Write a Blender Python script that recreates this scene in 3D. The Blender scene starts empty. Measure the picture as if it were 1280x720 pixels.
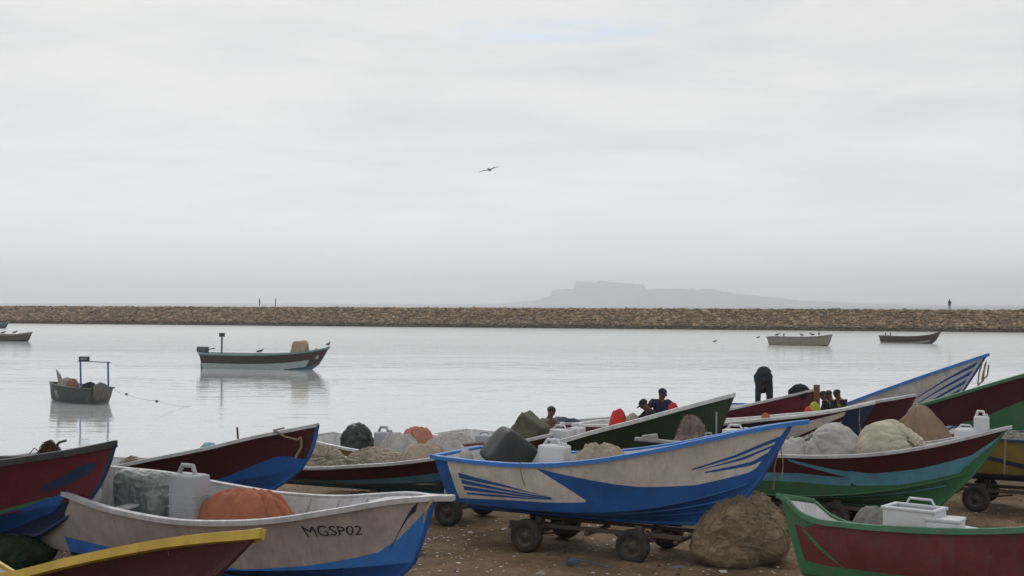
import bpy, bmesh, math, random
import numpy as np
from mathutils import Vector, Matrix, noise
random.seed(7)
R = math.radians
scene = bpy.context.scene
C = scene.collection
# ------------------------------------------------------------------ camera
F = 1600.0                      # focal length in pixels of a 1280-wide frame
CAMZ = 4.2
WATER = -0.5
pitch = math.atan(19.3 / F)
roll = 0.0026
fw = Vector((0, math.cos(pitch), math.sin(pitch)))
u0 = Vector((0, -math.sin(pitch), math.cos(pitch)))
r0 = Vector((1, 0, 0))
cr = r0 * math.cos(roll) + u0 * math.sin(roll)
cu = u0 * math.cos(roll) - r0 * math.sin(roll)
cam_d = bpy.data.cameras.new('camera')
cam = bpy.data.objects.new('camera', cam_d)
C.objects.link(cam)
cam.matrix_world = Matrix(((cr.x, cu.x, -fw.x, 0), (cr.y, cu.y, -fw.y, 0), (cr.z, cu.z, -fw.z, CAMZ), (0, 0, 0, 1)))
cam_d.sensor_width = 36
cam_d.lens = 36 * F / 1280
cam_d.clip_end = 40000
cam_d.clip_start = 0.2
scene.camera = cam
scene.cycles.volume_bounces = 8
scene.cycles.max_bounces = 14
# ------------------------------------------------------------------ light
SUN_EL, SUN_AZ = R(42), R(-15)      # azimuth measured from +Y (away from the camera) towards +X
world = bpy.data.worlds.new('World')
scene.world = world
world.use_nodes = True
wn = world.node_tree
wn.nodes.clear()
def N(t, typ, **kw):
    n = t.nodes.new(typ)
    for k, v in kw.items():
        if k in ('inputs',):
            for a, b in v.items():
                n.inputs[a].default_value = b
        else:
            setattr(n, k, v)
    return n
def build_world():
    t = wn
    L = t.links.new
    out = N(t, 'ShaderNodeOutputWorld')
    bg = N(t, 'ShaderNodeBackground', inputs={'Strength': 0.1})
    sky = N(t, 'ShaderNodeTexSky')
    sky.sky_type = 'NISHITA'
    sky.sun_disc = False
    sky.sun_elevation = SUN_EL
    sky.sun_rotation = SUN_AZ
    tc = N(t, 'ShaderNodeTexCoord')
    sep = N(t, 'ShaderNodeSeparateXYZ')
    L(tc.outputs['Generated'], sep.inputs[0])
    zp = N(t, 'ShaderNodeMath', operation='MAXIMUM', inputs={1: 0.0}); L(sep.outputs[2], zp.inputs[0])
    za = N(t, 'ShaderNodeMath', operation='ADD', inputs={1: 0.09}); L(zp.outputs[0], za.inputs[0])
    dx = N(t, 'ShaderNodeMath', operation='DIVIDE'); L(sep.outputs[0], dx.inputs[0]); L(za.outputs[0], dx.inputs[1])
    dy = N(t, 'ShaderNodeMath', operation='DIVIDE'); L(sep.outputs[1], dy.inputs[0]); L(za.outputs[0], dy.inputs[1])
    cb = N(t, 'ShaderNodeCombineXYZ'); L(dx.outputs[0], cb.inputs[0]); L(dy.outputs[0], cb.inputs[1])
    mp = N(t, 'ShaderNodeMapping'); mp.inputs['Scale'].default_value = (0.8, 1.0, 1); mp.inputs['Rotation'].default_value = (0, 0, 0.25)
    L(cb.outputs[0], mp.inputs[0])
    n1 = N(t, 'ShaderNodeTexNoise', inputs={'Scale': 1.0, 'Detail': 8.0, 'Roughness': 0.58, 'Distortion': 0.35}); L(mp.outputs[0], n1.inputs['Vector'])
    ramp = N(t, 'ShaderNodeValToRGB')
    ramp.color_ramp.elements[0].position = 0.34; ramp.color_ramp.elements[0].color = (CL0[0], CL0[1], CL0[2], 1)
    ramp.color_ramp.elements[1].position = 0.62; ramp.color_ramp.elements[1].color = (CL1[0], CL1[1], CL1[2], 1)
    L(n1.outputs['Fac'], ramp.inputs[0])
    # thin gap in the overcast where the blue shows
    n2 = N(t, 'ShaderNodeTexNoise', inputs={'Scale': 3.0, 'Detail': 5.0, 'Distortion': 1.0}); L(mp.outputs[0], n2.inputs['Vector'])
    gap = N(t, 'ShaderNodeVectorMath', operation='DISTANCE')
    gm = N(t, 'ShaderNodeMapping'); gm.inputs['Scale'].default_value = (1.0, 0.9, 9.0)
    gm.inputs['Rotation'].default_value = (0, 0.0, 0)
    L(tc.outputs['Generated'], gm.inputs[0])
    L(gm.outputs[0], gap.inputs[0])
    gap.inputs[1].default_value = (0.035, 0.88, 9.0 * 0.2085)
    gr = N(t, 'ShaderNodeMapRange', inputs={1: 0.10, 2: 0.0, 3: 0.0, 4: 1.0}); L(gap.outputs[1], gr.inputs[0])
    g2 = N(t, 'ShaderNodeMapRange', inputs={1: 0.34, 2: 0.52, 3: 0.0, 4: 1.0}); L(n2.outputs['Fac'], g2.inputs[0])
    gmul = N(t, 'ShaderNodeMath', operation='MULTIPLY'); L(gr.outputs[0], gmul.inputs[0]); L(g2.outputs[0], gmul.inputs[1])
    # low sky a little greyer than the cloud deck above
    el = N(t, 'ShaderNodeMapRange', interpolation_type='SMOOTHERSTEP', inputs={1: -0.06, 2: 0.22, 3: 0.0, 4: 1.0}); L(zp.outputs[0], el.inputs[0])
    low = N(t, 'ShaderNodeMix', data_type='RGBA'); low.inputs[6].default_value = (*LOW, 1)
    L(el.outputs[0], low.inputs[0]); L(ramp.outputs[0], low.inputs[7])
    mix = N(t, 'ShaderNodeMix', data_type='RGBA')
    sb = N(t, 'ShaderNodeMix', data_type='RGBA'); sb.inputs[0].default_value = 0.45
    L(sky.outputs[0], sb.inputs[6]); sb.inputs[7].default_value = (4.6, 7.4, 9.8, 1)
    L(gmul.outputs[0], mix.inputs[0]); L(low.outputs[2], mix.inputs[6]); L(sb.outputs[2], mix.inputs[7])
    L(mix.outputs[2], bg.inputs[0]); L(bg.outputs[0], out.inputs[0])
CL0 = (6.75, 6.85, 7.0); CL1 = (8.5, 8.4, 8.3); LOW = (9.9, 9.95, 10.15)
build_world()
sd = bpy.data.lights.new('sun', 'SUN')
sd.energy = 0.85; sd.angle = R(20); sd.color = (1.0, 0.97, 0.93)
sun = bpy.data.objects.new('sun', sd); C.objects.link(sun)
sdir = Vector((math.cos(SUN_EL) * math.sin(SUN_AZ), math.cos(SUN_EL) * math.cos(SUN_AZ), math.sin(SUN_EL)))
sun.rotation_euler = sdir.to_track_quat('Z', 'Y').to_euler()
vs = scene.view_settings
vs.view_transform = 'Standard'; vs.look = 'None'; vs.exposure = 0.0; vs.gamma = 1.0; vs.use_curve_mapping = False

# ------------------------------------------------------------------ helpers
def proj(p):
    d = Vector(p) - Vector((0, 0, CAMZ))
    z = d.dot(fw)
    return 640 + F * d.dot(cr) / z, 360 - F * d.dot(cu) / z
def at(px, py, Y):
    d = fw + cr * ((px - 640) / F) - cu * ((py - 360) / F)
    return Vector((0, 0, CAMZ)) + d * (Y / d.y)
def at_z(px, py, z):
    d = fw + cr * ((px - 640) / F) - cu * ((py - 360) / F)
    return Vector((0, 0, CAMZ)) + d * ((z - CAMZ) / d.z)
def ground(x, y):
    return -0.03 * max(0.0, y - 21)

def tag(o, label=None, cat=None, group=None, kind=None):
    if label: o['label'] = label
    if cat: o['category'] = cat
    if group: o['group'] = group
    if kind: o['kind'] = kind
    return o
def empty(name, loc, label, cat, group=None, rz=0.0):
    o = bpy.data.objects.new(name, None); C.objects.link(o)
    o.empty_display_size = 0.3
    o.location = loc; o.rotation_euler = (0, 0, rz)
    return tag(o, label, cat, group)
def copy_tree(o, parent=None):
    c = o.copy(); C.objects.link(c)
    if parent is not None: c.parent = parent
    for ch in o.children: copy_tree(ch, c)
    return c

class MB:
    """collects polygons for ONE mesh object"""
    def __init__(s): s.v = []; s.f = []; s.m = []; s.sm = []
    def add(s, vs_, fs, mi=0, smooth=False):
        b = len(s.v); s.v += [tuple(p) for p in vs_]
        for f in fs: s.f.append([i + b for i in f]); s.m.append(mi); s.sm.append(smooth)
        return s
    def grid(s, P, mi=0, smooth=True, flip=False, closed=False):
        n, m = len(P), len(P[0]); vs_ = [p for row in P for p in row]; fs = []
        for i in range(n - 1):
            for j in range(m if closed else m - 1):
                q = [i * m + j, i * m + (j + 1) % m, (i + 1) * m + (j + 1) % m, (i + 1) * m + j]
                fs.append(q[::-1] if flip else q)
        return s.add(vs_, fs, mi, smooth)
    def box(s, c, size, rot=None, mi=0, bev=0.0):
        bm = bmesh.new(); bmesh.ops.create_cube(bm, size=1)
        bmesh.ops.scale(bm, vec=size, verts=bm.verts)
        if bev: bmesh.ops.bevel(bm, geom=list(bm.edges), offset=bev, segments=2, profile=0.6, affect='EDGES')
        M = Matrix.Translation(c) @ (rot.to_4x4() if rot is not None else Matrix())
        s.bm(bm, M, mi, bev > 0); return s
    def bm(s, bm, M=Matrix(), mi=0, smooth=True):
        bm.verts.ensure_lookup_table(); bm.verts.index_update()
        s.add([M @ v.co for v in bm.verts], [[v.index for v in f.verts] for f in bm.faces], mi, smooth); bm.free()
    def ell(s, c, r, mi=0, sub=2, rot=None):
        bm = bmesh.new(); bmesh.ops.create_icosphere(bm, subdivisions=sub, radius=1)
        M = Matrix.Translation(c) @ (rot.to_4x4() if rot is not None else Matrix()) @ Matrix.Diagonal((*r, 1))
        s.bm(bm, M, mi, True); return s
    def tube(s, pts, rad, n=8, mi=0, cap=True):
        pts = [Vector(p) for p in pts]; k = len(pts)
        rr = rad if isinstance(rad, (list, tuple)) else [rad] * k
        rows = []; up = Vector((0, 0, 1))
        for i in range(k):
            d = (pts[min(i + 1, k - 1)] - pts[max(i - 1, 0)])
            d.normalize()
            a = d.cross(up)
            if a.length < 1e-3: a = d.cross(Vector((1, 0, 0)))
            a.normalize(); b = a.cross(d)
            rows.append([pts[i] + (a * math.cos(2 * math.pi * j / n) + b * math.sin(2 * math.pi * j / n)) * rr[i] for j in range(n)])
        s.grid(rows, mi, True, closed=True)
        if cap:
            s.add(rows[0], [list(range(n))], mi); s.add(rows[-1], [list(range(n))[::-1]], mi)
        return s
    def build(s, name, mats, parent=None, loc=None, rot=None):
        me = bpy.data.meshes.new(name); me.from_pydata(s.v, [], s.f)
        if not isinstance(mats, (list, tuple)): mats = [mats]
        for m in mats: me.materials.append(m)
        me.polygons.foreach_set('material_index', s.m); me.polygons.foreach_set('use_smooth', s.sm)
        me.update()
        o = bpy.data.objects.new(name, me); C.objects.link(o)
        if parent is not None: o.parent = parent
        if loc is not None: o.location = loc
        if rot is not None: o.rotation_euler = rot
        return o

# ------------------------------------------------------------------ materials
_mc = {}
def mat(name, col, rough=0.6, var=0.25, scale=6.0, bump=0.0, bscale=60.0, dirt=None, dirt_amt=0.0, streak=False, metal=0.0, spec=0.5, stretch=(1, 1, 1), chips=0.0):
    if name in _mc: return _mc[name]
    m = bpy.data.materials.new(name); m.use_nodes = True
    t = m.node_tree; L = t.links.new
    b = t.nodes['Principled BSDF']
    b.inputs['Roughness'].default_value = rough; b.inputs['Metallic'].default_value = metal
    b.inputs['Specular IOR Level'].default_value = spec
    tc = N(t, 'ShaderNodeTexCoord')
    mp = N(t, 'ShaderNodeMapping'); mp.inputs['Scale'].default_value = stretch
    L(tc.outputs['Object'], mp.inputs[0])
    n1 = N(t, 'ShaderNodeTexNoise', inputs={'Scale': scale, 'Detail': 8.0, 'Roughness': 0.65}); L(mp.outputs[0], n1.inputs['Vector'])
    mr = N(t, 'ShaderNodeMapRange', inputs={1: 0.3, 2: 0.7, 3: 1 - var, 4: 1 + var * 0.6}); L(n1.outputs['Fac'], mr.inputs[0])
    mul = N(t, 'ShaderNodeVectorMath', operation='SCALE'); mul.inputs[0].default_value = col; L(mr.outputs[0], mul.inputs['Scale'])
    last = mul.outputs[0]
    if dirt_amt > 0:
        mp2 = N(t, 'ShaderNodeMapping'); mp2.inputs['Scale'].default_value = (3.0, 3.0, 0.7) if streak else (1, 1, 1)
        L(tc.outputs['Object'], mp2.inputs[0])
        n2 = N(t, 'ShaderNodeTexNoise', inputs={'Scale': 2.6, 'Detail': 10.0, 'Roughness': 0.72}); L(mp2.outputs[0], n2.inputs['Vector'])
        m2 = N(t, 'ShaderNodeMapRange', inputs={1: 0.45, 2: 0.68, 3: 0.0, 4: dirt_amt}); L(n2.outputs['Fac'], m2.inputs[0])
        mx = N(t, 'ShaderNodeMix', data_type='RGBA'); L(m2.outputs[0], mx.inputs[0]); L(last, mx.inputs[6]); mx.inputs[7].default_value = (*dirt, 1)
        last = mx.outputs[2]
        m3 = N(t, 'ShaderNodeMapRange', inputs={1: 0.4, 2: 0.7, 3: rough, 4: min(1, rough + 0.3)}); L(n2.outputs['Fac'], m3.inputs[0]); L(m3.outputs[0], b.inputs['Roughness'])
    if chips > 0:
        n5 = N(t, 'ShaderNodeTexNoise', inputs={'Scale': 9.0, 'Detail': 12.0, 'Roughness': 0.8}); L(tc.outputs['Object'], n5.inputs['Vector'])
        m5 = N(t, 'ShaderNodeMapRange', inputs={1: 0.63, 2: 0.66, 3: 0.0, 4: chips}); L(n5.outputs['Fac'], m5.inputs[0])
        x5 = N(t, 'ShaderNodeMix', data_type='RGBA'); L(m5.outputs[0], x5.inputs[0]); L(last, x5.inputs[6]); x5.inputs[7].default_value = (0.23, 0.20, 0.17, 1)
        mp6 = N(t, 'ShaderNodeMapping'); mp6.inputs['Scale'].default_value = (9.0, 9.0, 0.35); L(tc.outputs['Object'], mp6.inputs[0])
        n6 = N(t, 'ShaderNodeTexNoise', inputs={'Scale': 2.0, 'Detail': 6.0, 'Roughness': 0.6}); L(mp6.outputs[0], n6.inputs['Vector'])
        m6 = N(t, 'ShaderNodeMapRange', inputs={1: 0.52, 2: 0.78, 3: 0.0, 4: chips * 1.1}); L(n6.outputs['Fac'], m6.inputs[0])
        x6 = N(t, 'ShaderNodeMix', data_type='RGBA'); L(m6.outputs[0], x6.inputs[0]); L(x5.outputs[2], x6.inputs[6]); x6.inputs[7].default_value = (*dirt, 1); last = x6.outputs[2]
    L(last, b.inputs['Base Color'])
    if bump > 0:
        nb = N(t, 'ShaderNodeTexNoise', inputs={'Scale': bscale, 'Detail': 6.0, 'Roughness': 0.6}); L(mp.outputs[0], nb.inputs['Vector'])
        bp = N(t, 'ShaderNodeBump', inputs={'Strength': 1.0, 'Distance': bump}); L(nb.outputs['Fac'], bp.inputs['Height']); L(bp.outputs[0], b.inputs['Normal'])
    _mc[name] = m; return m
def paint(name, col, rough=0.42, amt=0.4, dirt=(0.16, 0.13, 0.10)):
    return mat(name, col, rough, 0.25, 3.0, 0.002, 10, dirt, amt * 1.3, True, chips=0.35 + amt * 0.4)
MAROON = paint('maroon_paint', (0.060, 0.008, 0.011), amt=0.22, dirt=(0.05, 0.03, 0.03))
CRIMSON = paint('crimson_paint', (0.12, 0.010, 0.022), amt=0.25, dirt=(0.06, 0.04, 0.04))
REDD = paint('faded_red_paint', (0.14, 0.022, 0.026), amt=0.4, dirt=(0.09, 0.06, 0.055))
CREAM = paint('cream_paint', (0.64, 0.59, 0.53), amt=0.10, dirt=(0.27, 0.21, 0.16))
GREIGE = paint('greige_paint', (0.40, 0.335, 0.31), amt=0.35, dirt=(0.24, 0.19, 0.17))
WHITE = paint('white_paint', (0.62, 0.62, 0.63), amt=0.35, dirt=(0.33, 0.31, 0.28))
GREYW = paint('grey_white_paint', (0.46, 0.46, 0.48), amt=0.35, dirt=(0.25, 0.24, 0.22))
BLUE = paint('blue_paint', (0.014, 0.10, 0.36), amt=0.2, dirt=(0.05, 0.08, 0.13))
RIMBLUE = paint('bright_blue_paint', (0.03, 0.18, 0.55), amt=0.2, dirt=(0.1, 0.15, 0.25))
SKYB = paint('light_blue_paint', (0.10, 0.30, 0.42), amt=0.25, dirt=(0.12, 0.18, 0.2))
TEAL = paint('teal_paint', (0.05, 0.18, 0.23), amt=0.25)
NAVY = paint('navy_paint', (0.012, 0.03, 0.09), amt=0.2, dirt=(0.05, 0.05, 0.07))
GREEN = paint('green_paint', (0.035, 0.16, 0.07), amt=0.35, dirt=(0.10, 0.12, 0.07))
DGREEN = paint('dark_green_paint', (0.018, 0.042, 0.015), amt=0.3, dirt=(0.05, 0.05, 0.03))
YELLOW = paint('yellow_paint', (0.50, 0.34, 0.035), amt=0.3, dirt=(0.3, 0.22, 0.08))
OCHRE = paint('ochre_paint', (0.24, 0.17, 0.035), amt=0.3)
BLACKP = paint('black_paint', (0.02, 0.022, 0.026), amt=0.3, dirt=(0.07, 0.065, 0.06))
WOODD = mat('weathered_wood', (0.10, 0.075, 0.055), 0.8, 0.4, 8, 0.004, 40, stretch=(1, 6, 6))
WOODG = mat('grey_wood', (0.30, 0.29, 0.27), 0.8, 0.35, 8, 0.003, 40, stretch=(1, 6, 6))
RUBBER = mat('tyre_rubber', (0.022, 0.021, 0.02), 0.85, 0.3, 12, 0.003, 60, (0.10, 0.08, 0.06), 0.6)
RIMM = mat('rusty_rim', (0.10, 0.085, 0.07), 0.65, 0.4, 18, 0.002, 40, (0.10, 0.05, 0.03), 0.8, metal=0.2)
STEEL = mat('rusty_steel', (0.045, 0.033, 0.028), 0.7, 0.4, 14, 0.002, 50)
ROPE = mat('frayed_rope', (0.26, 0.20, 0.14), 0.95, 0.4, 30, 0.004, 120)
PLASTIC = mat('white_plastic', (0.56, 0.575, 0.60), 0.42, 0.10, 5, 0.0008, 20, (0.35, 0.34, 0.32), 0.45)
MILKY = mat('dusty_grey_plastic', (0.33, 0.34, 0.36), 0.5, 0.15, 5, 0.001, 20, (0.22, 0.22, 0.2), 0.5)
BLACKPL = mat('black_plastic', (0.022, 0.023, 0.025), 0.55, 0.3, 5, 0.002, 25, (0.05, 0.05, 0.05), 0.5)
TARP = mat('black_tarp', (0.018, 0.024, 0.022), 0.5, 0.35, 6, 0.012, 12)
def cloth(name, col, var=0.3, bump=0.004, bscale=22):
    return mat(name, col, 0.92, var, 5, bump, bscale, tuple(c * 0.5 for c in col), 0.45)
SACKG = cloth('grey_sackcloth', (0.40, 0.39, 0.375))
SACKC = cloth('cream_sackcloth', (0.47, 0.43, 0.34))
SACKB = cloth('beige_sackcloth', (0.30, 0.26, 0.215))
TAN = cloth('tan_cloth', (0.26, 0.185, 0.13))
ORANGE = cloth('orange_cloth', (0.33, 0.115, 0.065))
RED = cloth('red_cloth', (0.50, 0.03, 0.03))
PINK = cloth('salmon_cloth', (0.45, 0.20, 0.14))
def netmat(name, col, col2):
    m = bpy.data.materials.new(name); m.use_nodes = True; t = m.node_tree; L = t.links.new
    b = t.nodes['Principled BSDF']; b.inputs['Roughness'].default_value = 0.95; b.inputs['Specular IOR Level'].default_value = 0.2
    tc = N(t, 'ShaderNodeTexCoord')
    v = N(t, 'ShaderNodeTexVoronoi', inputs={'Scale': 26.0}); v.feature = 'DISTANCE_TO_EDGE'
    n = N(t, 'ShaderNodeTexNoise', inputs={'Scale': 5.0, 'Detail': 10.0, 'Roughness': 0.7, 'Distortion': 1.5})
    L(tc.outputs['Object'], n.inputs['Vector'])
    vm = N(t, 'ShaderNodeVectorMath', operation='ADD'); L(tc.outputs['Object'], vm.inputs[0]); L(n.outputs['Color'], vm.inputs[1]); L(vm.outputs[0], v.inputs['Vector'])
    mx = N(t, 'ShaderNodeMix', data_type='RGBA'); mx.inputs[6].default_value = (*col, 1); mx.inputs[7].default_value = (*col2, 1)
    mr = N(t, 'ShaderNodeMapRange', inputs={1: 0.35, 2: 0.65}); L(n.outputs['Fac'], mr.inputs[0]); L(mr.outputs[0], mx.inputs[0]); L(mx.outputs[2], b.inputs['Base Color'])
    ad = N(t, 'ShaderNodeMath', operation='ADD'); L(v.outputs['Distance'], ad.inputs[0]); L(n.outputs['Fac'], ad.inputs[1])
    bp = N(t, 'ShaderNodeBump', inputs={'Strength': 1.0, 'Distance': 0.012}); L(ad.outputs[0], bp.inputs['Height']); L(bp.outputs[0], b.inputs['Normal'])
    return m
NETTAN = netmat('tan_net', (0.40, 0.31, 0.21), (0.30, 0.225, 0.15))
NETPINK = netmat('pinkish_brown_net', (0.33, 0.25, 0.21), (0.22, 0.165, 0.14))
NETGREY = netmat('grey_net', (0.36, 0.35, 0.33), (0.20, 0.195, 0.18))
NETBEIGE = netmat('beige_net', (0.50, 0.43, 0.35), (0.36, 0.305, 0.24))
NETBROWN = netmat('brown_net', (0.13, 0.06, 0.045), (0.06, 0.035, 0.03))
NETBLACK = netmat('black_net', (0.02, 0.023, 0.025), (0.04, 0.045, 0.045))
NETGREEN = netmat('green_net', (0.03, 0.07, 0.03), (0.05, 0.07, 0.035))
NETOLIVE = netmat('olive_net', (0.17, 0.165, 0.12), (0.10, 0.11, 0.075))

# ------------------------------------------------------------------ ground
def build_ground():
    xs = np.concatenate([[-400, -200, -100, -60, -40], np.arange(-28, -14, 0.5), np.arange(-14, 16, 0.07), np.arange(16, 30, 0.5), [40, 60, 100, 200, 400]])
    ys = np.concatenate([[-300, -100, -40, -10, 2, 8], np.arange(11, 13.5, 0.3), np.arange(13.5, 28, 0.07), np.arange(28, 44, 0.3), [46, 50, 60, 80, 120, 300]])
    X, Y = np.meshgrid(xs, ys)
    Z = -0.03 * np.maximum(0, Y - 21)
    Z = np.maximum(Z, -3.0)
    Z = np.where(Y > 120, -3.0, Z)
    near = (np.abs(X) < 30) & (Y > 8) & (Y < 44)
    V = np.zeros_like(Z)
    for (i, j) in zip(*np.nonzero(near)):
        x, y = X[i, j], Y[i, j]
        p = Vector((x, y, 0))
        h = 0.05 * noise.noise(p * 0.5) + 0.03 * noise.noise(p * 1.7) - 0.05 * max(0, noise.noise(p * 3.6)) + 0.020 * noise.noise(p * 8.0)
        V[i, j] = h
    # wheel ruts run along the beach behind the carts
    for off in (0.0, 1.5):
        d = (X * 0.5 + Y * 0.866) - (19.9 + off)
        V -= 0.06 * np.exp(-(d / 0.14) ** 2) * near
        V += 0.015 * np.exp(-((np.abs(d) - 0.22) / 0.09) ** 2) * near
    Z = Z + V
    n, m = X.shape
    me = bpy.data.meshes.new('beach_sand')
    vs_ = np.stack([X, Y, Z], -1).reshape(-1, 3)
    idx = np.arange(n * m).reshape(n, m)
    q = np.stack([idx[:-1, :-1], idx[:-1, 1:], idx[1:, 1:], idx[1:, :-1]], -1).reshape(-1, 4)
    me.from_pydata(vs_.tolist(), [], q.tolist())
    me.polygons.foreach_set('use_smooth', [True] * len(me.polygons))
    m_ = bpy.data.materials.new('wet_sand'); m_.use_nodes = True; t = m_.node_tree; L = t.links.new
    b = t.nodes['Principled BSDF']; b.inputs['Roughness'].default_value = 0.9; b.inputs['Specular IOR Level'].default_value = 0.25
    tc = N(t, 'ShaderNodeTexCoord')
    n1 = N(t, 'ShaderNodeTexNoise', inputs={'Scale': 0.5, 'Detail': 8.0, 'Roughness': 0.65}); L(tc.outputs['Object'], n1.inputs['Vector'])
    n2 = N(t, 'ShaderNodeTexNoise', inputs={'Scale': 7.0, 'Detail': 9.0, 'Roughness': 0.75}); L(tc.outputs['Object'], n2.inputs['Vector'])
    r1 = N(t, 'ShaderNodeValToRGB'); e = r1.color_ramp.elements
    e[0].position = 0.36; e[0].color = (0.115, 0.075, 0.045, 1); e[1].position = 0.60; e[1].color = (0.225, 0.152, 0.095, 1)
    L(n1.outputs['Fac'], r1.inputs[0])
    mr = N(t, 'ShaderNodeMapRange', inputs={1: 0.3, 2: 0.7, 3: 0.6, 4: 1.35}); L(n2.outputs['Fac'], mr.inputs[0])
    ml = N(t, 'ShaderNodeVectorMath', operation='SCALE'); L(r1.outputs[0], ml.inputs[0]); L(mr.outputs[0], ml.inputs['Scale'])
    L(ml.outputs[0], b.inputs['Base Color'])
    n3 = N(t, 'ShaderNodeTexNoise', inputs={'Scale': 22.0, 'Detail': 8.0, 'Roughness': 0.7}); L(tc.outputs['Object'], n3.inputs['Vector'])
    bp = N(t, 'ShaderNodeBump', inputs={'Strength': 1.0, 'Distance': 0.035}); L(n3.outputs['Fac'], bp.inputs['Height']); L(bp.outputs[0], b.inputs['Normal'])
    me.materials.append(m_)
    o = bpy.data.objects.new('beach_sand', me); C.objects.link(o); tag(o, kind='structure')

def build_water():
    # sheet with finer steps near the shore
    ys = [30, 60, 120, 250, 500, 1500, 10800]; xs = [-6600, -1500, -300, -60, 60, 300, 1500, 6600]
    b = MB(); b.grid([[(x, y, WATER) for x in xs] for y in ys])
    m = bpy.data.materials.new('harbour_water'); m.use_nodes = True; t = m.node_tree; L = t.links.new
    p = t.nodes['Principled BSDF']
    p.inputs['Base Color'].default_value = (0.48, 0.50, 0.50, 1); p.inputs['Roughness'].default_value = 0.04; p.inputs['IOR'].default_value = 1.45
    tc = N(t, 'ShaderNodeTexCoord')
    mp = N(t, 'ShaderNodeMapping'); mp.inputs['Scale'].default_value = (0.30, 1.0, 1)
    L(tc.outputs['Object'], mp.inputs[0])
    n1 = N(t, 'ShaderNodeTexNoise', inputs={'Scale': 1.1, 'Detail': 3.0, 'Roughness': 0.5, 'Distortion': 0.3}); L(mp.outputs[0], n1.inputs['Vector'])
    n2 = N(t, 'ShaderNodeTexNoise', inputs={'Scale': 0.16, 'Detail': 2.0, 'Roughness': 0.5}); L(mp.outputs[0], n2.inputs['Vector'])
    n3 = N(t, 'ShaderNodeTexNoise', inputs={'Scale': 5.0, 'Detail': 2.0, 'Roughness': 0.5}); L(mp.outputs[0], n3.inputs['Vector'])
    deep = N(t, 'ShaderNodeSeparateXYZ'); L(tc.outputs['Object'], deep.inputs[0])
    dr = N(t, 'ShaderNodeMapRange', inputs={1: 320.0, 2: 420.0}); L(deep.outputs[1], dr.inputs[0])
    dm = N(t, 'ShaderNodeMix', data_type='RGBA'); dm.inputs[6].default_value = (0.48, 0.50, 0.50, 1); dm.inputs[7].default_value = (0.03, 0.07, 0.10, 1)
    L(dr.outputs[0], dm.inputs[0]); L(dm.outputs[2], p.inputs['Base Color'])
    # breeze patches: large soft areas where the small ripples are stronger
    mp2 = N(t, 'ShaderNodeMapping'); mp2.inputs['Scale'].default_value = (0.12, 1.0, 1); L(tc.outputs['Object'], mp2.inputs[0])
    n4 = N(t, 'ShaderNodeTexNoise', inputs={'Scale': 0.05, 'Detail': 3.0}); L(mp2.outputs[0], n4.inputs['Vector'])
    pr = N(t, 'ShaderNodeMapRange', inputs={1: 0.40, 2: 0.62, 3: 0.6, 4: 1.3}); L(n4.outputs['Fac'], pr.inputs[0])
    # the strip under the breakwater is always ruffled
    sp = N(t, 'ShaderNodeSeparateXYZ'); L(tc.outputs['Object'], sp.inputs[0])
    ma = N(t, 'ShaderNodeMath', operation='MULTIPLY_ADD', inputs={1: 0.345, 2: 0.0}); L(sp.outputs[0], ma.inputs[0])
    md = N(t, 'ShaderNodeMath', operation='ADD'); L(ma.outputs[0], md.inputs[0]); L(sp.outputs[1], md.inputs[1])
    far = N(t, 'ShaderNodeMapRange', inputs={1: 178.0, 2: 198.0, 3: 0.0, 4: 3.5}); L(md.outputs[0], far.inputs[0])
    rg = N(t, 'ShaderNodeMapRange', inputs={1: 95.0, 2: 190.0, 3: 0.05, 4: 0.26}); L(md.outputs[0], rg.inputs[0]); L(rg.outputs[0], p.inputs['Roughness'])
    a1 = N(t, 'ShaderNodeMath', operation='ADD'); L(pr.outputs[0], a1.inputs[0]); L(far.outputs[0], a1.inputs[1])
    m1 = N(t, 'ShaderNodeMath', operation='MULTIPLY', inputs={1: 0.034}); L(n1.outputs['Fac'], m1.inputs[0])
    m2 = N(t, 'ShaderNodeMath', operation='MULTIPLY', inputs={1: 0.05}); L(n2.outputs['Fac'], m2.inputs[0])
    m3 = N(t, 'ShaderNodeMath', operation='MULTIPLY', inputs={1: 0.003}); L(n3.outputs['Fac'], m3.inputs[0])
    s1 = N(t, 'ShaderNodeMath', operation='ADD'); L(m1.outputs[0], s1.inputs[0]); L(m3.outputs[0], s1.inputs[1])
    s2 = N(t, 'ShaderNodeMath', operation='MULTIPLY'); L(s1.outputs[0], s2.inputs[0]); L(a1.outputs[0], s2.inputs[1])
    s3 = N(t, 'ShaderNodeMath', operation='ADD'); L(s2.outputs[0], s3.inputs[0]); L(m2.outputs[0], s3.inputs[1])
    bp = N(t, 'ShaderNodeBump', inputs={'Strength': 1.0, 'Distance': 0.8}); L(s3.outputs[0], bp.inputs['Height']); L(bp.outputs[0], p.inputs['Normal'])
    tag(b.build('harbour_water', m), kind='structure')

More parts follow.
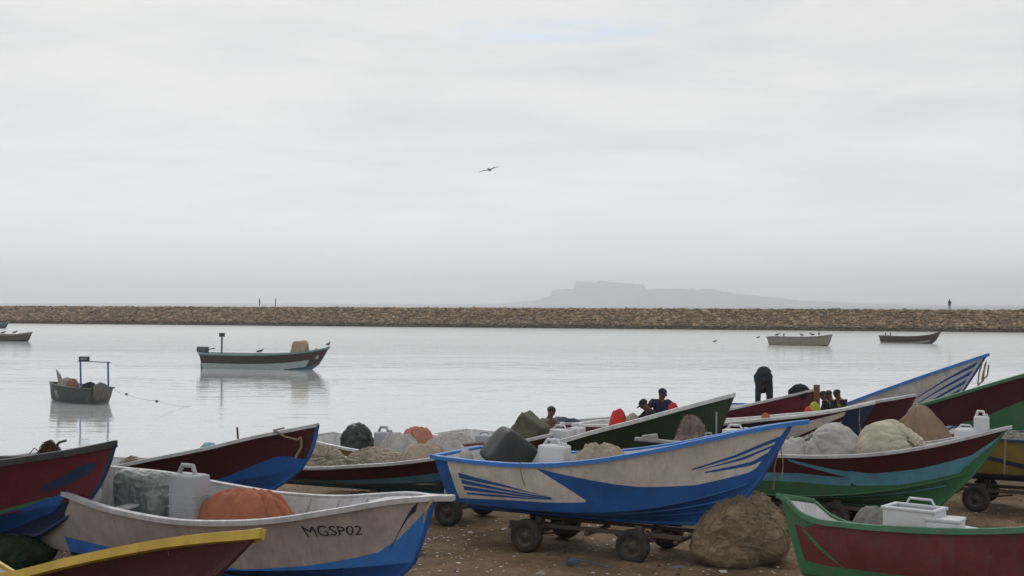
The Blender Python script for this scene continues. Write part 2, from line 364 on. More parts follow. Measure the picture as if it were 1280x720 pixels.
BW0 = Vector((-114, 284, 0)); BW1 = Vector((86, 217, 0))
def build_breakwater():
    d = (BW1 - BW0).normalized(); nrm = Vector((-d.y, d.x, 0))   # nrm points away from the camera
    if nrm.y < 0: nrm = -nrm
    a = BW0 - d * 45; Ltot = (BW1 - BW0).length + 90
    verts = []; faces = []; cols = []
    bm = bmesh.new(); bmesh.ops.create_icosphere(bm, subdivisions=1, radius=1); bm.verts.ensure_lookup_table()
    bv = [v.co.copy() for v in bm.verts]; bf = [[v.index for v in f.verts] for f in bm.faces]; bm.free()
    TOP = 3.35
    rnd = random.Random(3)
    def rock(c, s):
        b = len(verts); q = Matrix.Rotation(rnd.uniform(0, 6.28), 3, 'Z') @ Matrix.Rotation(rnd.uniform(-.5, .5), 3, 'X')
        sc = Vector((s * rnd.uniform(.8, 1.35), s * rnd.uniform(.6, 1.0), s * rnd.uniform(.45, .65)))
        off = Vector((rnd.uniform(0, 99), 0, 0)); col = rnd.random()
        for v in bv:
            k = 1 + 0.45 * noise.noise(v * 1.3 + off)
            w = q @ Vector((v.x * sc.x * k, v.y * sc.y * k, v.z * sc.z * k))
            verts.append((c.x + w.x, c.y + w.y, c.z + w.z)); cols.append(col)
        for f in bf: faces.append([i + b for i in f])
    nrow = 11
    for r in range(nrow):
        h = r / (nrow - 1)
        z = WATER - 0.2 + (TOP - WATER) * h
        x = rnd.uniform(0, 1)
        while x < Ltot:
            s = rnd.uniform(0.32, 0.66)
            rock(a + d * x + nrm * (h * 4.6 + rnd.uniform(-.2, .2)) + Vector((0, 0, z + rnd.uniform(-.12, .05 if r == nrow - 1 else .12))), s)
            x += s * rnd.uniform(1.15, 1.6)
    for r in range(3):
        x = 0
        while x < Ltot:
            s = rnd.uniform(0.35, 0.6)
            rock(a + d * x + nrm * (5.2 + r * 1.3) + Vector((0, 0, TOP - 0.25 + rnd.uniform(-.08, .05))), s)
            x += s * rnd.uniform(1.5, 2.0)
    b0 = len(verts)
    # solid core under the rocks
    for s in (0, Ltot):
        for (o_, z) in ((-1.6, -2.0), (4.65, TOP - 0.12), (9.5, TOP - 0.2), (15, -2.0)):
            p = a + d * s + nrm * o_; verts.append((p.x, p.y, z)); cols.append(0.3)
    for k in range(3): faces.append([b0 + k, b0 + k + 1, b0 + 5 + k, b0 + 4 + k])
    me = bpy.data.meshes.new('breakwater'); me.from_pydata(verts, [], faces)
    at_ = me.attributes.new('tone', 'FLOAT', 'POINT'); at_.data.foreach_set('value', cols)
    m = bpy.data.materials.new('armour_rock'); m.use_nodes = True; t = m.node_tree; L = t.links.new
    b = t.nodes['Principled BSDF']; b.inputs['Roughness'].default_value = 0.9
    av = N(t, 'ShaderNodeAttribute', attribute_name='tone')
    rp = N(t, 'ShaderNodeValToRGB'); rp.color_ramp.interpolation = 'LINEAR'
    e = rp.color_ramp.elements; e[0].position = 0; e[0].color = (0.15, 0.10, 0.065, 1); e[1].position = 1; e[1].color = (0.34, 0.19, 0.085, 1)
    for pos, c in ((0.35, (0.20, 0.14, 0.085)), (0.6, (0.25, 0.165, 0.095)), (0.85, (0.33, 0.25, 0.17))):
        k = e.new(pos); k.color = (*c, 1)
    L(av.outputs['Fac'], rp.inputs[0])
    tc = N(t, 'ShaderNodeTexCoord'); n1 = N(t, 'ShaderNodeTexNoise', inputs={'Scale': 1.5, 'Detail': 6.0}); L(tc.outputs['Object'], n1.inputs['Vector'])
    mr = N(t, 'ShaderNodeMapRange', inputs={1: 0.3, 2: 0.7, 3: 0.65, 4: 1.25}); L(n1.outputs['Fac'], mr.inputs[0])
    ml = N(t, 'ShaderNodeVectorMath', operation='SCALE'); L(rp.outputs[0], ml.inputs[0]); L(mr.outputs[0], ml.inputs['Scale'])
    # weed-stained tide line
    sp = N(t, 'ShaderNodeSeparateXYZ'); L(tc.outputs['Object'], sp.inputs[0])
    tl = N(t, 'ShaderNodeMapRange', inputs={1: 0.0, 2: 0.5, 3: 0.85, 4: 0.0}); L(sp.outputs[2], tl.inputs[0])
    mx = N(t, 'ShaderNodeMix', data_type='RGBA'); L(tl.outputs[0], mx.inputs[0]); L(ml.outputs[0], mx.inputs[6]); mx.inputs[7].default_value = (0.035, 0.038, 0.028, 1)
    L(mx.outputs[2], b.inputs['Base Color'])
    me.materials.append(m)
    o = bpy.data.objects.new('breakwater', me); C.objects.link(o)
    tag(o, 'long low breakwater of brown boulders crossing the whole harbour', 'breakwater')
    return d, nrm, TOP

def build_headland():
    D = 9000.0
    def prof(p):
        pts = [(480, 382), (560, 381.5), (620, 379), (665, 376), (686, 371), (690, 362.5), (718, 361), (720, 351.5), (745, 353), (748, 351), (780, 354), (803, 355), (808, 361.5), (845, 361), (868, 362), (890, 361), (905, 365), (950, 370), (1000, 375.5), (1060, 378), (1120, 380), (1200, 381.5), (1290, 382)]
        for (a, ya), (b, yb) in zip(pts, pts[1:]):
            if a <= p <= b: return ya + (yb - ya) * (p - a) / (b - a)
        return 381
    rows = []
    cols = np.arange(480, 1291, 3)
    depth = [(-720, 0), (-280, 0.35), (-110, 0.72), (-45, 0.97), (0, 1.0), (300, 0.98), (800, 0.4), (1400, 0.0)]
    for (dd, k) in depth:
        row = []
        for p in cols:
            jag = 0 if prof(p) > 376 else 9.0 * noise.noise(Vector((p * 0.13, 0, 0))) + 4.0 * noise.noise(Vector((p * 0.45, 3, 0)))
            top = at(p, prof(p), D); zt = max(top.z + jag, 0.5) + 1.5
            zz = WATER - 2 + (zt - WATER) * k if k else WATER - 3
            n_ = noise.noise(Vector((p * 0.05, dd * 0.01, 0))) * 60 + noise.noise(Vector((p * 0.2, dd * 0.02, 5))) * 20
            row.append((top.x * (D + dd) / D, D + dd + (n_ if k and k != 1 else n_ * 0.3), zz * (1 if k in (0, 1) else 1 + 0.12 * noise.noise(Vector((p * 0.12, dd, 0))))))
        rows.append(row)
    b = MB(); b.grid(rows, smooth=True)
    m = mat('headland_rock', (0.17, 0.15, 0.12), 0.95, 0.3, 0.01)
    tag(b.build('headland_hills', m), kind='structure')

def build_haze():
    b = MB(); b.box((0, 3500, 96), (13400, 15000, 200))
    m = bpy.data.materials.new('sea_haze'); m.use_nodes = True; t = m.node_tree; t.nodes.clear()
    o = N(t, 'ShaderNodeOutputMaterial'); v = N(t, 'ShaderNodeVolumePrincipled')
    v.inputs['Color'].default_value = (0.94, 0.97, 1.0, 1); v.inputs['Density'].default_value = HAZE; v.inputs['Anisotropy'].default_value = 0.72
    t.links.new(v.outputs[0], o.inputs['Volume'])
    tag(b.build('haze', m), kind='stuff')
HAZE = 0.00022
build_ground(); build_water(); BWD, BWN, BWTOP = build_breakwater(); build_headland(); build_haze()

# ------------------------------------------------------------------ boats
def spline(xs, ys):
    xs = np.array(xs, float); ys = np.array(ys, float)
    h = np.diff(xs); dl = np.diff(ys) / h
    m = np.zeros(len(xs)); m[0] = dl[0]; m[-1] = dl[-1]
    for i in range(1, len(xs) - 1):
        m[i] = (dl[i - 1] * h[i] + dl[i] * h[i - 1]) / (h[i] + h[i - 1])
    def f(t):
        t = np.asarray(t, float); tt = np.clip(t, xs[0], xs[-1])
        i = np.clip(np.searchsorted(xs, tt) - 1, 0, len(xs) - 2)
        u = (tt - xs[i]) / h[i]
        r = (2*u**3 - 3*u**2 + 1)*ys[i] + (u**3 - 2*u**2 + u)*h[i]*m[i] + (-2*u**3 + 3*u**2)*ys[i+1] + (u**3 - u**2)*h[i]*m[i+1]
        return r + (t - tt) * np.where(t > xs[-1], m[-1], np.where(t < xs[0], m[0], 0))
    return f

class Boat:
    def __init__(s, name, label, stern, bow, B, sheer, z0, side, bottom, rim, inner, rake=1.0, stern_w=0.8, rise=0.42, heel=0.0,
                 near=-1, rim_w=0.05, rim_h=0.06, horn=0.15, group='fishing boats drawn up on the beach', transom_rake=0.22, notch=False,
                 deck=0.86, thwarts=(0.3, 0.55, 0.75), keel_d=0.17, rimin=None, floor_up=0.06, stern_m=None, cat='boat', water=False, full=2.3, dip=0.0, bulge=0.06):
        s.name = name; s.dip = dip; s.bulge = bulge
        S = Vector(((stern[0] - 640) / F * stern[1], stern[1], 0)); W = Vector(((bow[0] - 640) / F * bow[1], bow[1], 0))
        s.S, s.W = S, W; s.L = (W - S).length; s.yaw = math.atan2(W.y - S.y, W.x - S.x)
        s.B = B; s.rake = rake; s.sw = stern_w; s.rise = rise; s.z0 = z0; s.near = near; s.tr = transom_rake; s.kd = keel_d; s.full = full
        s.M = Matrix.Translation((S.x, S.y, z0)) @ Matrix.Rotation(s.yaw, 4, 'Z') @ Matrix.Rotation(heel, 4, 'X') @ Matrix.Translation((0, 0, -z0))
        s.Mi = s.M.inverted()
        ts, zs = [], []
        for q in sheer:
            if q[0] == 't': ts.append(q[1]); zs.append(q[2]); continue
            t_, z_ = s.solve(q[0], q[1]); ts.append(t_); zs.append(z_)
        o = np.argsort(ts); ts = np.array(ts)[o]; zs = np.array(zs)[o]
        keep = [0]
        for i in range(1, len(ts)):
            if ts[i] - ts[keep[-1]] > 0.02: keep.append(i)
        s.zs = spline(ts[keep], zs[keep])
        s.zbow = float(s.zs(1.0)); s.floor = z0 + floor_up
        s.root = empty(name, (S.x, S.y, z0), label, cat, group)
        s.root.matrix_world = s.M @ Matrix.Translation((0, 0, z0))
        s.inner, s.rimm = inner, rim; s.notch = notch
        s.hull(side, bottom, stern_m or side); s.lining(inner, notch, deck, rimin or rim); s.rim(rim, rim_w, rim_h, horn, notch)
        for t_ in thwarts: s.thwart(t_)
    def local(s, p): return (p[0], p[1], p[2] - s.z0)     # root sits at z0
    def loc_list(s, P): return [[(p[0], p[1], p[2] - s.z0) for p in r] for r in P]
    def fb(s, t):
        t = np.asarray(t, float); tm = 0.38
        u = np.clip((t - tm) / (1 - tm), 0, 1)
        return np.where(t < tm, s.sw + (1 - s.sw) * np.sin(np.pi / 2 * np.clip(t / tm, 0, 1)), 1 - u ** s.full)
    def zd(s, t, sd): return s.zs(t) - (s.dip * np.clip(1 - np.asarray(t, float) / 0.26, 0, 1) ** 1.0 if sd == -s.near else 0)
    def hb(s, t): return np.maximum(s.B / 2 * s.fb(t), 0.018)
    def solve(s, px, py):
        z = s.z0 + 0.8; t = 0.5
        for it in range(8):
            lo, hi = -0.02, 1.02
            for k in range(24):
                t = (lo + hi) / 2
                w = s.M @ Vector((s.L * t, s.near * float(s.hb(min(max(t, 0), 1))), z))
                x_, y_ = proj(w)
                inc = (s.W.x > s.S.x)
                if (x_ < px) == inc: lo = t
                else: hi = t
            z += (y_ - py) * w.y / F
        return t, z
    def surf(s, t, v, side=-1):
        """v 0..1 sheer to chine, 1..2 chine to keel; returns (...,3) in the boat frame"""
        t = np.asarray(t, float); v = np.asarray(v, float); t, v = np.broadcast_arrays(t, v)
        u = np.clip((t - 0.38) / 0.62, 0, 1)
        hb = s.hb(t); zs_ = s.zd(t, side)
        fc = 0.76 * (s.fb(np.minimum(t, 0.38))) * (1 - u ** 1.75); hc = np.maximum(s.B / 2 * fc, 0.018)
        hgt = s.zbow - s.z0
        u2 = np.clip((t - 0.3) / 0.7, 0, 1)
        zc = s.z0 + hgt * s.rise * u2 ** 2.6
        zk = s.z0 - s.kd + 0.10 * u2 ** 4
        xs_ = s.L * t
        xc = s.tr + (s.L - 0.5 * s.rake - s.tr) * t
        xk = s.tr * 1.2 + (s.L - s.rake - s.tr * 1.2) * t
        v1 = np.clip(v, 0, 1); v2 = np.clip(v - 1, 0, 1)
        bul = np.sin(np.pi * v1) * (0.03 * (1 - u) - 0.10 * s.B / 2 * u * (1 - u) * 2)
        x = xs_ + (xc - xs_) * v1; y = hb + (hc - hb) * v1 + bul; z = zs_ + (zc - zs_) * v1
        x = np.where(v > 1, xc + (xk - xc) * v2, x); y = np.where(v > 1, hc + (0.018 - hc) * v2, y)
        z = np.where(v > 1, zc + (zk - zc) * (v2 ** 1.0), z)
        x = x + np.where(t > 0.75, s.bulge * np.sin(np.pi * np.minimum(v, 2) / 2) * (np.maximum(t - 0.75, 0) * 4) ** 2, 0)
        return np.stack([x, side * y, z], -1)
    def hull(s, side, bottom, sternm):
        b = MB(); T = np.linspace(0, 1, 81); T = 1 - (1 - T) ** 1.15
        for sd in (-1, 1):
            P = s.surf(T[:, None], np.linspace(0, 1, 11)[None, :], sd); b.grid(s.loc_list(P.tolist()), 0, True, flip=(sd == 1))
            P = s.surf(T[:, None], np.linspace(1, 2, 9)[None, :], sd); b.grid(s.loc_list(P.tolist()), 1, True, flip=(sd == 1))
        V = np.concatenate([np.linspace(0.12 if False else 0, 1, 6), np.linspace(1.2, 2, 4)])
        A = s.surf(0.0, V, -1).tolist(); Bq = s.surf(0.0, V, 1).tolist()
        if s.notch:
            def col(k, top): return [[p[0], p[1] * k, min(p[2], A[0][2] - (0, s.notch, s.dip)[top])] for p in A]
            for ka, kb, lo in ((1, 0.5, 0), (0.5, -0.65, 1), (-0.65, -1, 2)):
                b.grid(s.loc_list([col(ka, lo), col(kb, lo)]), 2, False)
        else:
            b.grid(s.loc_list([A, Bq]), 2, False)
        # keel and stem timber
        st = s.surf(1.0, np.linspace(0, 2, 9), 1).tolist()
        path = [Vector((p[0] + 0.015, 0, p[2] - s.z0)) for p in st]
        kl = [Vector((float(s.surf(t, 2, 1)[0]), 0, float(s.surf(t, 2, 1)[2]) - s.z0 - 0.02)) for t in np.linspace(0.98, 0, 12)]
        b.tube(path + kl, 0.035, 6, 1)
        s.hull_o = b.build('hull', [side, bottom, sternm], s.root)
    def lining(s, inner, notch, deck, rimm):
        b = MB(); T = np.linspace(0.012, deck + 0.03, 50); th = 0.045
        rows = {-1: [], 1: []}; fl = []
        for sd in (-1, 1):
            for t in T:
                zst = float(s.zd(t, sd)); zf = s.floor; r = []
                for k in np.linspace(0, 1, 7):
                    # the point of the side at that height
                    p1 = s.surf(t, 1.0, sd)
                    v = min(1.0, k * (zst - zf) / max(1e-3, (zst - p1[2])))
                    q = s.surf(t, v, sd); y = q[1] - sd * th
                    if y * sd < 0.01: y = 0.01 * sd
                    r.append((q[0], y, max(q[2] - 0.01, zf) - s.z0))
                rows[sd].append(r)
            b.grid(rows[sd], 0, True, flip=(sd == -1))
        b.grid([[rows[-1][i][-1], rows[1][i][-1]] for i in range(len(T))], 0, False)
        a = rows[-1][0]; c = rows[1][0]
        if not notch: b.grid([a, c], 0, False, flip=True)
        # ribs
        for t in np.linspace(0.1, deck - 0.06, 9):
            for sd in (-1, 1):
                pts = []
                for v in np.linspace(0.03, 0.98, 6):
                    q = s.surf(t, v, sd); pts.append(Vector((q[0], q[1] - sd * (th + 0.005), max(q[2], s.floor) - s.z0)))
                b.tube(pts, 0.022, 5, 0)
        s.lin = b.build('lining', inner, s.root)
        # foredeck
        d = MB(); Td = np.linspace(deck, 1.0, 12)
        top = [[(s.L * t, sd * max(0.004, float(s.hb(t)) - 0.02), float(s.zs(t)) - 0.02 - s.z0 + (0.03 if sd == 0 else 0)) for sd in (-1, 0, 1)] for t in Td]
        d.grid(top, 0, False)
        bk = [(p[0], p[1] * 0.8, p[2] - 0.10) for p in top[0]]
        d.grid([bk, top[0]], 0, False)
        d.build('foredeck', rimm, s.root)
    def rim(s, m, w, h, horn, notch):
        b = MB(); T = np.linspace(0, 1, 60)
        for sd in (-1, 1):
            rows = []
            pts = [(s.L * t, sd * float(s.hb(t)), float(s.zd(t, sd)) - s.z0) for t in T]
            sl = float(s.zs(1.0) - s.zs(0.95)) / (0.05 * s.L)
            if horn: pts.append((s.L + horn, sd * 0.03, pts[-1][2] + sl * horn * 0.8))
            for i, (x, y, z) in enumerate(pts):
                a = abs(y)
                yi = max(a - w * 0.8, 0.0) * sd; yo = (a + w) * sd
                if i >= len(T): yi = 0; yo = 0.045 * sd
                rows.append([(x, yi, z - h * 0.55), (x, yi, z + h * 0.36), (x, (yi + yo) / 2, z + h * 0.5), (x, yo, z + h * 0.36), (x, yo, z - h * 0.6)])
            b.grid(rows, 0, False, closed=True, flip=(sd == 1))
            b.add(rows[-1], [[0, 1, 2, 3, 4]]); b.add(rows[0], [[4, 3, 2, 1, 0]])
        hb0 = float(s.hb(0)); z = float(s.zs(0)) - s.z0
        if notch:
            b.box((0.0, -hb0 * 0.75, z + 0.003), (0.12, hb0 * 0.5 + w, h * .95), bev=0.01); b.box((0.0, hb0 * 0.825, z + 0.003 - s.dip), (0.12, hb0 * 0.35 + w, h * .95), bev=0.01); b.box((0.0, hb0 * 0.08, z - s.notch), (0.10, hb0 * 1.15, h * .9), bev=0.01)
        else:
            b.box((0.0, 0, z + 0.003), (0.12, 2 * hb0 + 2 * w - 0.01, h * 0.95), bev=0.01)
        b.build('gunwale', m, s.root)
    def thwart(s, t):
        z = s.floor + 0.55 * (float(s.zs(t)) - s.floor) - s.z0
        b = MB(); b.box((s.L * t, 0, z), (0.24, 2 * (min(float(np.interp(z + s.z0 - 0.03, s.surf(q, np.linspace(1, 0, 9))[:, 2], -s.surf(q, np.linspace(1, 0, 9))[:, 1])) for q in (t - .13 / s.L, t, t + .13 / s.L)) - 0.04), 0.04), bev=0.008); b.build('thwart', s.inner, s.root)
    def inv(s, px, py):
        if not hasattr(s, '_g'):
            tt = np.linspace(0, 1, 241); vv = np.linspace(0, 2, 81)
            P = s.surf(tt[:, None], vv[None, :], s.near); M = np.array(s.M)
            W = P @ M[:3, :3].T + M[:3, 3] - np.array([0, 0, CAMZ])
            z = W @ np.array(fw); s._g = (tt, vv, 640 + F * (W @ np.array(cr)) / z, 360 - F * (W @ np.array(cu)) / z)
        tt, vv, X, Y = s._g
        d = (X - px) ** 2 + (Y - py) ** 2; i, j = np.unravel_index(np.argmin(d), d.shape)
        return tt[i], vv[j]
    def strip(s, top, bot, m, name='stripe', tv=False):
        def conv(pl, tv=tv):
            if isinstance(pl, (int, float)): return lambda t: pl + 0 * np.asarray(t, float), None
            q = sorted([p if tv else s.inv(*p) for p in pl]); xs = [a for a, _ in q]; ys = [b_ for _, b_ in q]
            return (lambda t: np.interp(t, xs, ys)), (xs[0], xs[-1])
        ft, r1 = conv(top); fb_, r2 = conv(bot); rs = [r for r in (r1, r2) if r]
        t0 = max(r[0] for r in rs); t1 = min(r[1] for r in rs) if len(rs) > 1 else rs[0][1]
        T = np.linspace(t0, t1, max(8, int((t1 - t0) * 90)))
        for sd in (-1, 1):
            b = MB()
            a, c = ft(T), fb_(T); K = np.linspace(0, 1, 9)
            V = a[:, None] + (np.maximum(c, a + 1e-4) - a)[:, None] * K[None, :]
            P = s.surf(T[:, None], V, sd); e = 1e-3
            Pt = s.surf(np.minimum(T[:, None] + e, 1), V, sd) - s.surf(np.maximum(T[:, None] - e, 0), V, sd)
            Pv = s.surf(T[:, None], np.minimum(V + 0.004, 2), sd) - s.surf(T[:, None], np.maximum(V - 0.004, 0), sd)
            n = np.cross(Pt, Pv); n /= np.maximum(np.linalg.norm(n, axis=-1, keepdims=True), 1e-9)
            n *= np.sign(n[..., 1:2]) * sd; n[..., 1] = np.where(n[..., 1] * sd < 0, -n[..., 1], n[..., 1])
            b.grid(s.loc_list((P + n * 0.005).tolist()), 0, True, flip=(sd == 1))
            b.build(name, m, s.root)
    def rail(s, v, t0, t1, m, r=0.015):
        for sd in (-1, 1):
            b = MB(); b.tube([s.local(s.surf(t, v, sd).tolist()) for t in np.linspace(t0, t1, 24)], r, 6)
            b.build('spray_rail', m, s.root)
    def findt(s, px, off=0.0, z=1.2):
        lo, hi = -0.1, 1.1; inc = s.W.x > s.S.x
        for k in range(26):
            t = (lo + hi) / 2; x_, _ = proj(s.M @ Vector((s.L * t, off, z)))
            if (x_ < px) == inc: lo = t
            else: hi = t
        return t
    def pos(s, px, off=0.0):
        t = s.findt(px, off); w = s.M @ Vector((s.L * t, off, s.floor)); return w

def rope(name, pts, r, label, cat='rope', parent=None, m=None, sag=0.0):
    P = [Vector(p) for p in pts]; out = []
    for a, c in zip(P, P[1:]):
        for k in range(8):
            u = k / 8; q = a.lerp(c, u); q.z -= sag * math.sin(math.pi * u); out.append(q)
    out.append(P[-1])
    o = MB().tube(out, r, 6).build(name, m or ROPE, parent)
    if parent is None: tag(o, label, cat)
    return o

def make_cart(label):
    e = empty('boat_cart', (0, 0, 0), label, 'cart', 'wheeled carts under the beached boats')
    b = MB()
    for sd in (-1, 1):
        b.box((0.1, sd * 0.38, 0.42), (3.2, 0.07, 0.07), bev=0.01)
    for x in (-1.45, -0.9, 0.0, 0.95, 1.6): b.box((x, 0, 0.352), (0.07, 0.95, 0.06), bev=0.005)
    b.tube([(1.75, 0, 0.36), (1.95, 0, 0.30)], 0.03, 8)
    b.build('frame', WOODD, e)
    for x in (-0.98, 0.98):
        a = MB(); a.tube([(x, -0.76, 0.28), (x, 0.76, 0.28)], 0.028, 10)
        for sd in (-1, 1): a.tube([(x - 0.25, sd * 0.38, 0.34), (x, sd * 0.5, 0.27), (x + 0.25, sd * 0.38, 0.34)], 0.016, 6)
        a.tube([(x, -0.6, 0.28), (x * 0.35, 0, 0.30)], 0.018, 6)
        a.build('axle', STEEL, e)
        for sd in (-1, 1):
            w = MB(); n = 40
            prof = [(0.165, -0.075), (0.20, -0.09), (0.255, -0.085), (0.283, -0.06), (0.288, 0), (0.283, 0.06), (0.255, 0.085), (0.20, 0.09), (0.165, 0.075)]
            rows = []
            for i in range(n + 1):
                an = 2 * math.pi * i / n; g = 0.004 * (i % 2)
                rows.append([(math.cos(an) * (r - (g if r > 0.27 else 0)), y, math.sin(an) * (r - (g if r > 0.27 else 0))) for r, y in prof])
            w.grid(rows, 0, True)
            wo = w.build('tyre', RUBBER, e, loc=(x, sd * 0.76, 0.285))
            h = MB(); rp = [(0.168, -0.07), (0.155, -0.05), (0.13, -0.03), (0.06, -0.045), (0.055, -0.075), (0.0, -0.08)]
            for s2 in (1, -1):
                h.grid([[(math.cos(2 * math.pi * i / n) * r, y * s2, math.sin(2 * math.pi * i / n) * r) for r, y in rp] for i in range(n + 1)], 0, True)
            for k in range(5):
                an = 2 * math.pi * k / 5; h.ell((math.cos(an) * 0.038, sd * 0.08, math.sin(an) * 0.038), (0.008, 0.008, 0.008), 0, 1)
                for s2 in (-1, 1): h.box((math.cos(an + .6) * 0.10, s2 * 0.047, math.sin(an + .6) * 0.10), (0.03, 0.01, 0.03), rot=Matrix.Rotation(-an - .6, 3, 'Y'), mi=1)
            h.build('rim', [RIMM, BLACKPL], wo)
    for x in (-0.9, 0.95):
        for sd in (-1, 1):
            k = MB(); k.box((x, sd * 0.40, 0.51), (0.12, 0.16, 0.1), rot=Matrix.Rotation(sd * 0.22, 3, 'X'), bev=0.01); k.build('bolster', WOODD, e)
    return e

# --- lumps of cargo -------------------------------------------------
def blob(name, label, cat, boat=None, px=0, wpx=50, top=500, depth=0.7, off=0.0, m=SACKG, kind='sack', pos=None, base=None, yaw=None, group=None, seed=0, lean=0.0, sq=2.4, strands=None):
    w = boat.pos(px, off) if boat else Vector(pos)
    if base is not None: w.z = base
    D = w.y; W = wpx * D / F; H = at(px, top, D).z - w.z
    bm = bmesh.new(); bmesh.ops.create_icosphere(bm, subdivisions=6 if wpx > 60 else 5, radius=1)
    knot = Vector((0.75 if seed % 2 else -0.75, -0.35, 0.55)).normalized()
    o3 = Vector((seed * 7.3, seed * 3.1, seed * 1.7)); hw = W / 2; hd = depth / 2
    net = m.name.endswith('net')
    def fdef(dirv, lift=0.0):
        c = dirv.copy()
        c *= (abs(c.x) ** sq + abs(c.y) ** sq + abs(c.z) ** sq) ** (-1 / sq)
        if kind == 'mound':
            c.x *= 1 - 0.30 * (c.z + .6 if c.z > -.6 else 0); c.y *= 1 - 0.30 * (c.z + .6 if c.z > -.6 else 0)
        if kind == 'heap':
            c.x *= 1.12 - 0.30 * (c.z + 1); c.y *= 1.12 - 0.30 * (c.z + 1); c.x -= 0.12 * max(0, -c.z)
        if kind == 'cone':
            q = max(0, (c.z + 1) / 2); c.x *= (1 - 0.62 * q ** 1.3); c.y *= (1 - 0.62 * q ** 1.3)
        q = Vector((c.x * hw, c.y * hd, c.z * H / 2)) + o3
        n1 = noise.noise(q * 2.2); n2 = noise.noise(q * 5.5 + o3); n4 = noise.noise(q * 14)
        wq = q * 3.2 + Vector((n2, n1, n4 * .3)) * 0.55
        r1 = 1 - 2 * abs(noise.noise(Vector((wq.x, wq.y, wq.z * .6)) + o3)); r2 = 1 - 2 * abs(noise.noise(wq * 2.3 + o3))
        dk = dirv - knot; dl = dk.length; ph = math.atan2(dk.dot(Vector((0.3, 0.2, 0.9))), dk.dot(Vector((0.9, 0.3, -0.3))) + 1e-6)
        fold = (1 - abs(math.sin(ph * 6 + n1 * 3 + n2)) ** 0.6) * math.exp(-dl * 0.9)
        pin = -0.13 * math.exp(-(dl / 0.33) ** 2)
        if kind == 'cloth': dsp = 0.08 * n1 + 0.05 * (r1 - .5) + 0.03 * (r2 - .5) + 0.008 * n4 - 0.05 * fold
        elif kind == 'sack': dsp = 0.08 * n1 + 0.015 * (r1 - .5) + 0.015 * (r2 - .5) + 0.003 * n4 - 0.07 * fold + pin
        else: dsp = 0.10 * n1 + 0.020 * (r1 - .5) + 0.02 * (r2 - .5) + 0.015 * n4
        if net: dsp += 0.02 * noise.noise(q * 26)
        sc = min(1.0, (hw + hd) / 0.7)
        p = Vector((c.x * hw, c.y * hd, (c.z + 1) * H / 2)); p += dirv * (dsp * sc * 1.2 + lift)
        p.x += lean * p.z
        if kind in ('sack', 'cloth') and lean == 0: p.z *= 1 - 0.20 * (c.x ** 2)
        if p.z < 0: p.z *= 0.1
        return p
    for v in bm.verts: v.co = fdef(v.co.normalized())
    mb = MB(); mb.bm(bm)
    o = mb.build(name, m, None, loc=w, rot=(0, 0, (boat.yaw if boat else 0) if yaw is None else yaw))
    rnd = random.Random(seed * 13 + 5)
    if strands is None: strands = (260 if net else 0) if D < 32 else 0
    if strands:
        g = MB()
        for k in range(strands):
            a = Vector((rnd.gauss(0, 1), rnd.gauss(0, 1) - .6, rnd.gauss(0, 1) + .5)).normalized(); t_ = a.cross(Vector((rnd.gauss(0, 1), rnd.gauss(0, 1), rnd.gauss(0, 1)))).normalized()
            pts = []; L_ = rnd.uniform(.5, 1.6) if k % 30 == 0 else rnd.uniform(.08, .35); nq = 14 if L_ > .4 else 5
            for q in range(nq):
                d_ = (a * math.cos(q / (nq - 1) * L_) + t_ * math.sin(q / (nq - 1) * L_)); d_ += Vector((noise.noise(d_ * 4 + o3), noise.noise(d_ * 4 - o3), noise.noise(d_ * 3))) * .3; d_.normalize()
                pts.append(fdef(d_, 0.004 + 0.022 * rnd.random()))
            g.tube(pts, rnd.uniform(.003, .006), 4, mi=k % 3)
        g.build('strands', [m, m, STRAND if m not in (NETBLACK, NETGREEN, NETBROWN) else m], o)['kind'] = 'stuff'
    if kind == 'sack' and not net and wpx > 40 and boat is not None:
        g = MB(); kp = fdef(knot); out = (knot + Vector((0, 0, .4))).normalized(); ax = out.cross(Vector((0, 1, 0))).normalized(); ay = out.cross(ax)
        rows = []
        for i_ in range(7):
            u = i_ / 6; rr = 0.035 + 0.075 * u ** 1.5
            rows.append([kp + out * (u * 0.13 - .03) + (ax * math.cos(2 * math.pi * j_ / 24) + ay * math.sin(2 * math.pi * j_ / 24)) * rr * (1 + .28 * math.sin(5 * 2 * math.pi * j_ / 24 + seed) * u) for j_ in range(24)])
        g.grid(rows, 0, True, closed=True); g.build('tied_neck', m, o)
    return tag(o, label, cat, group)

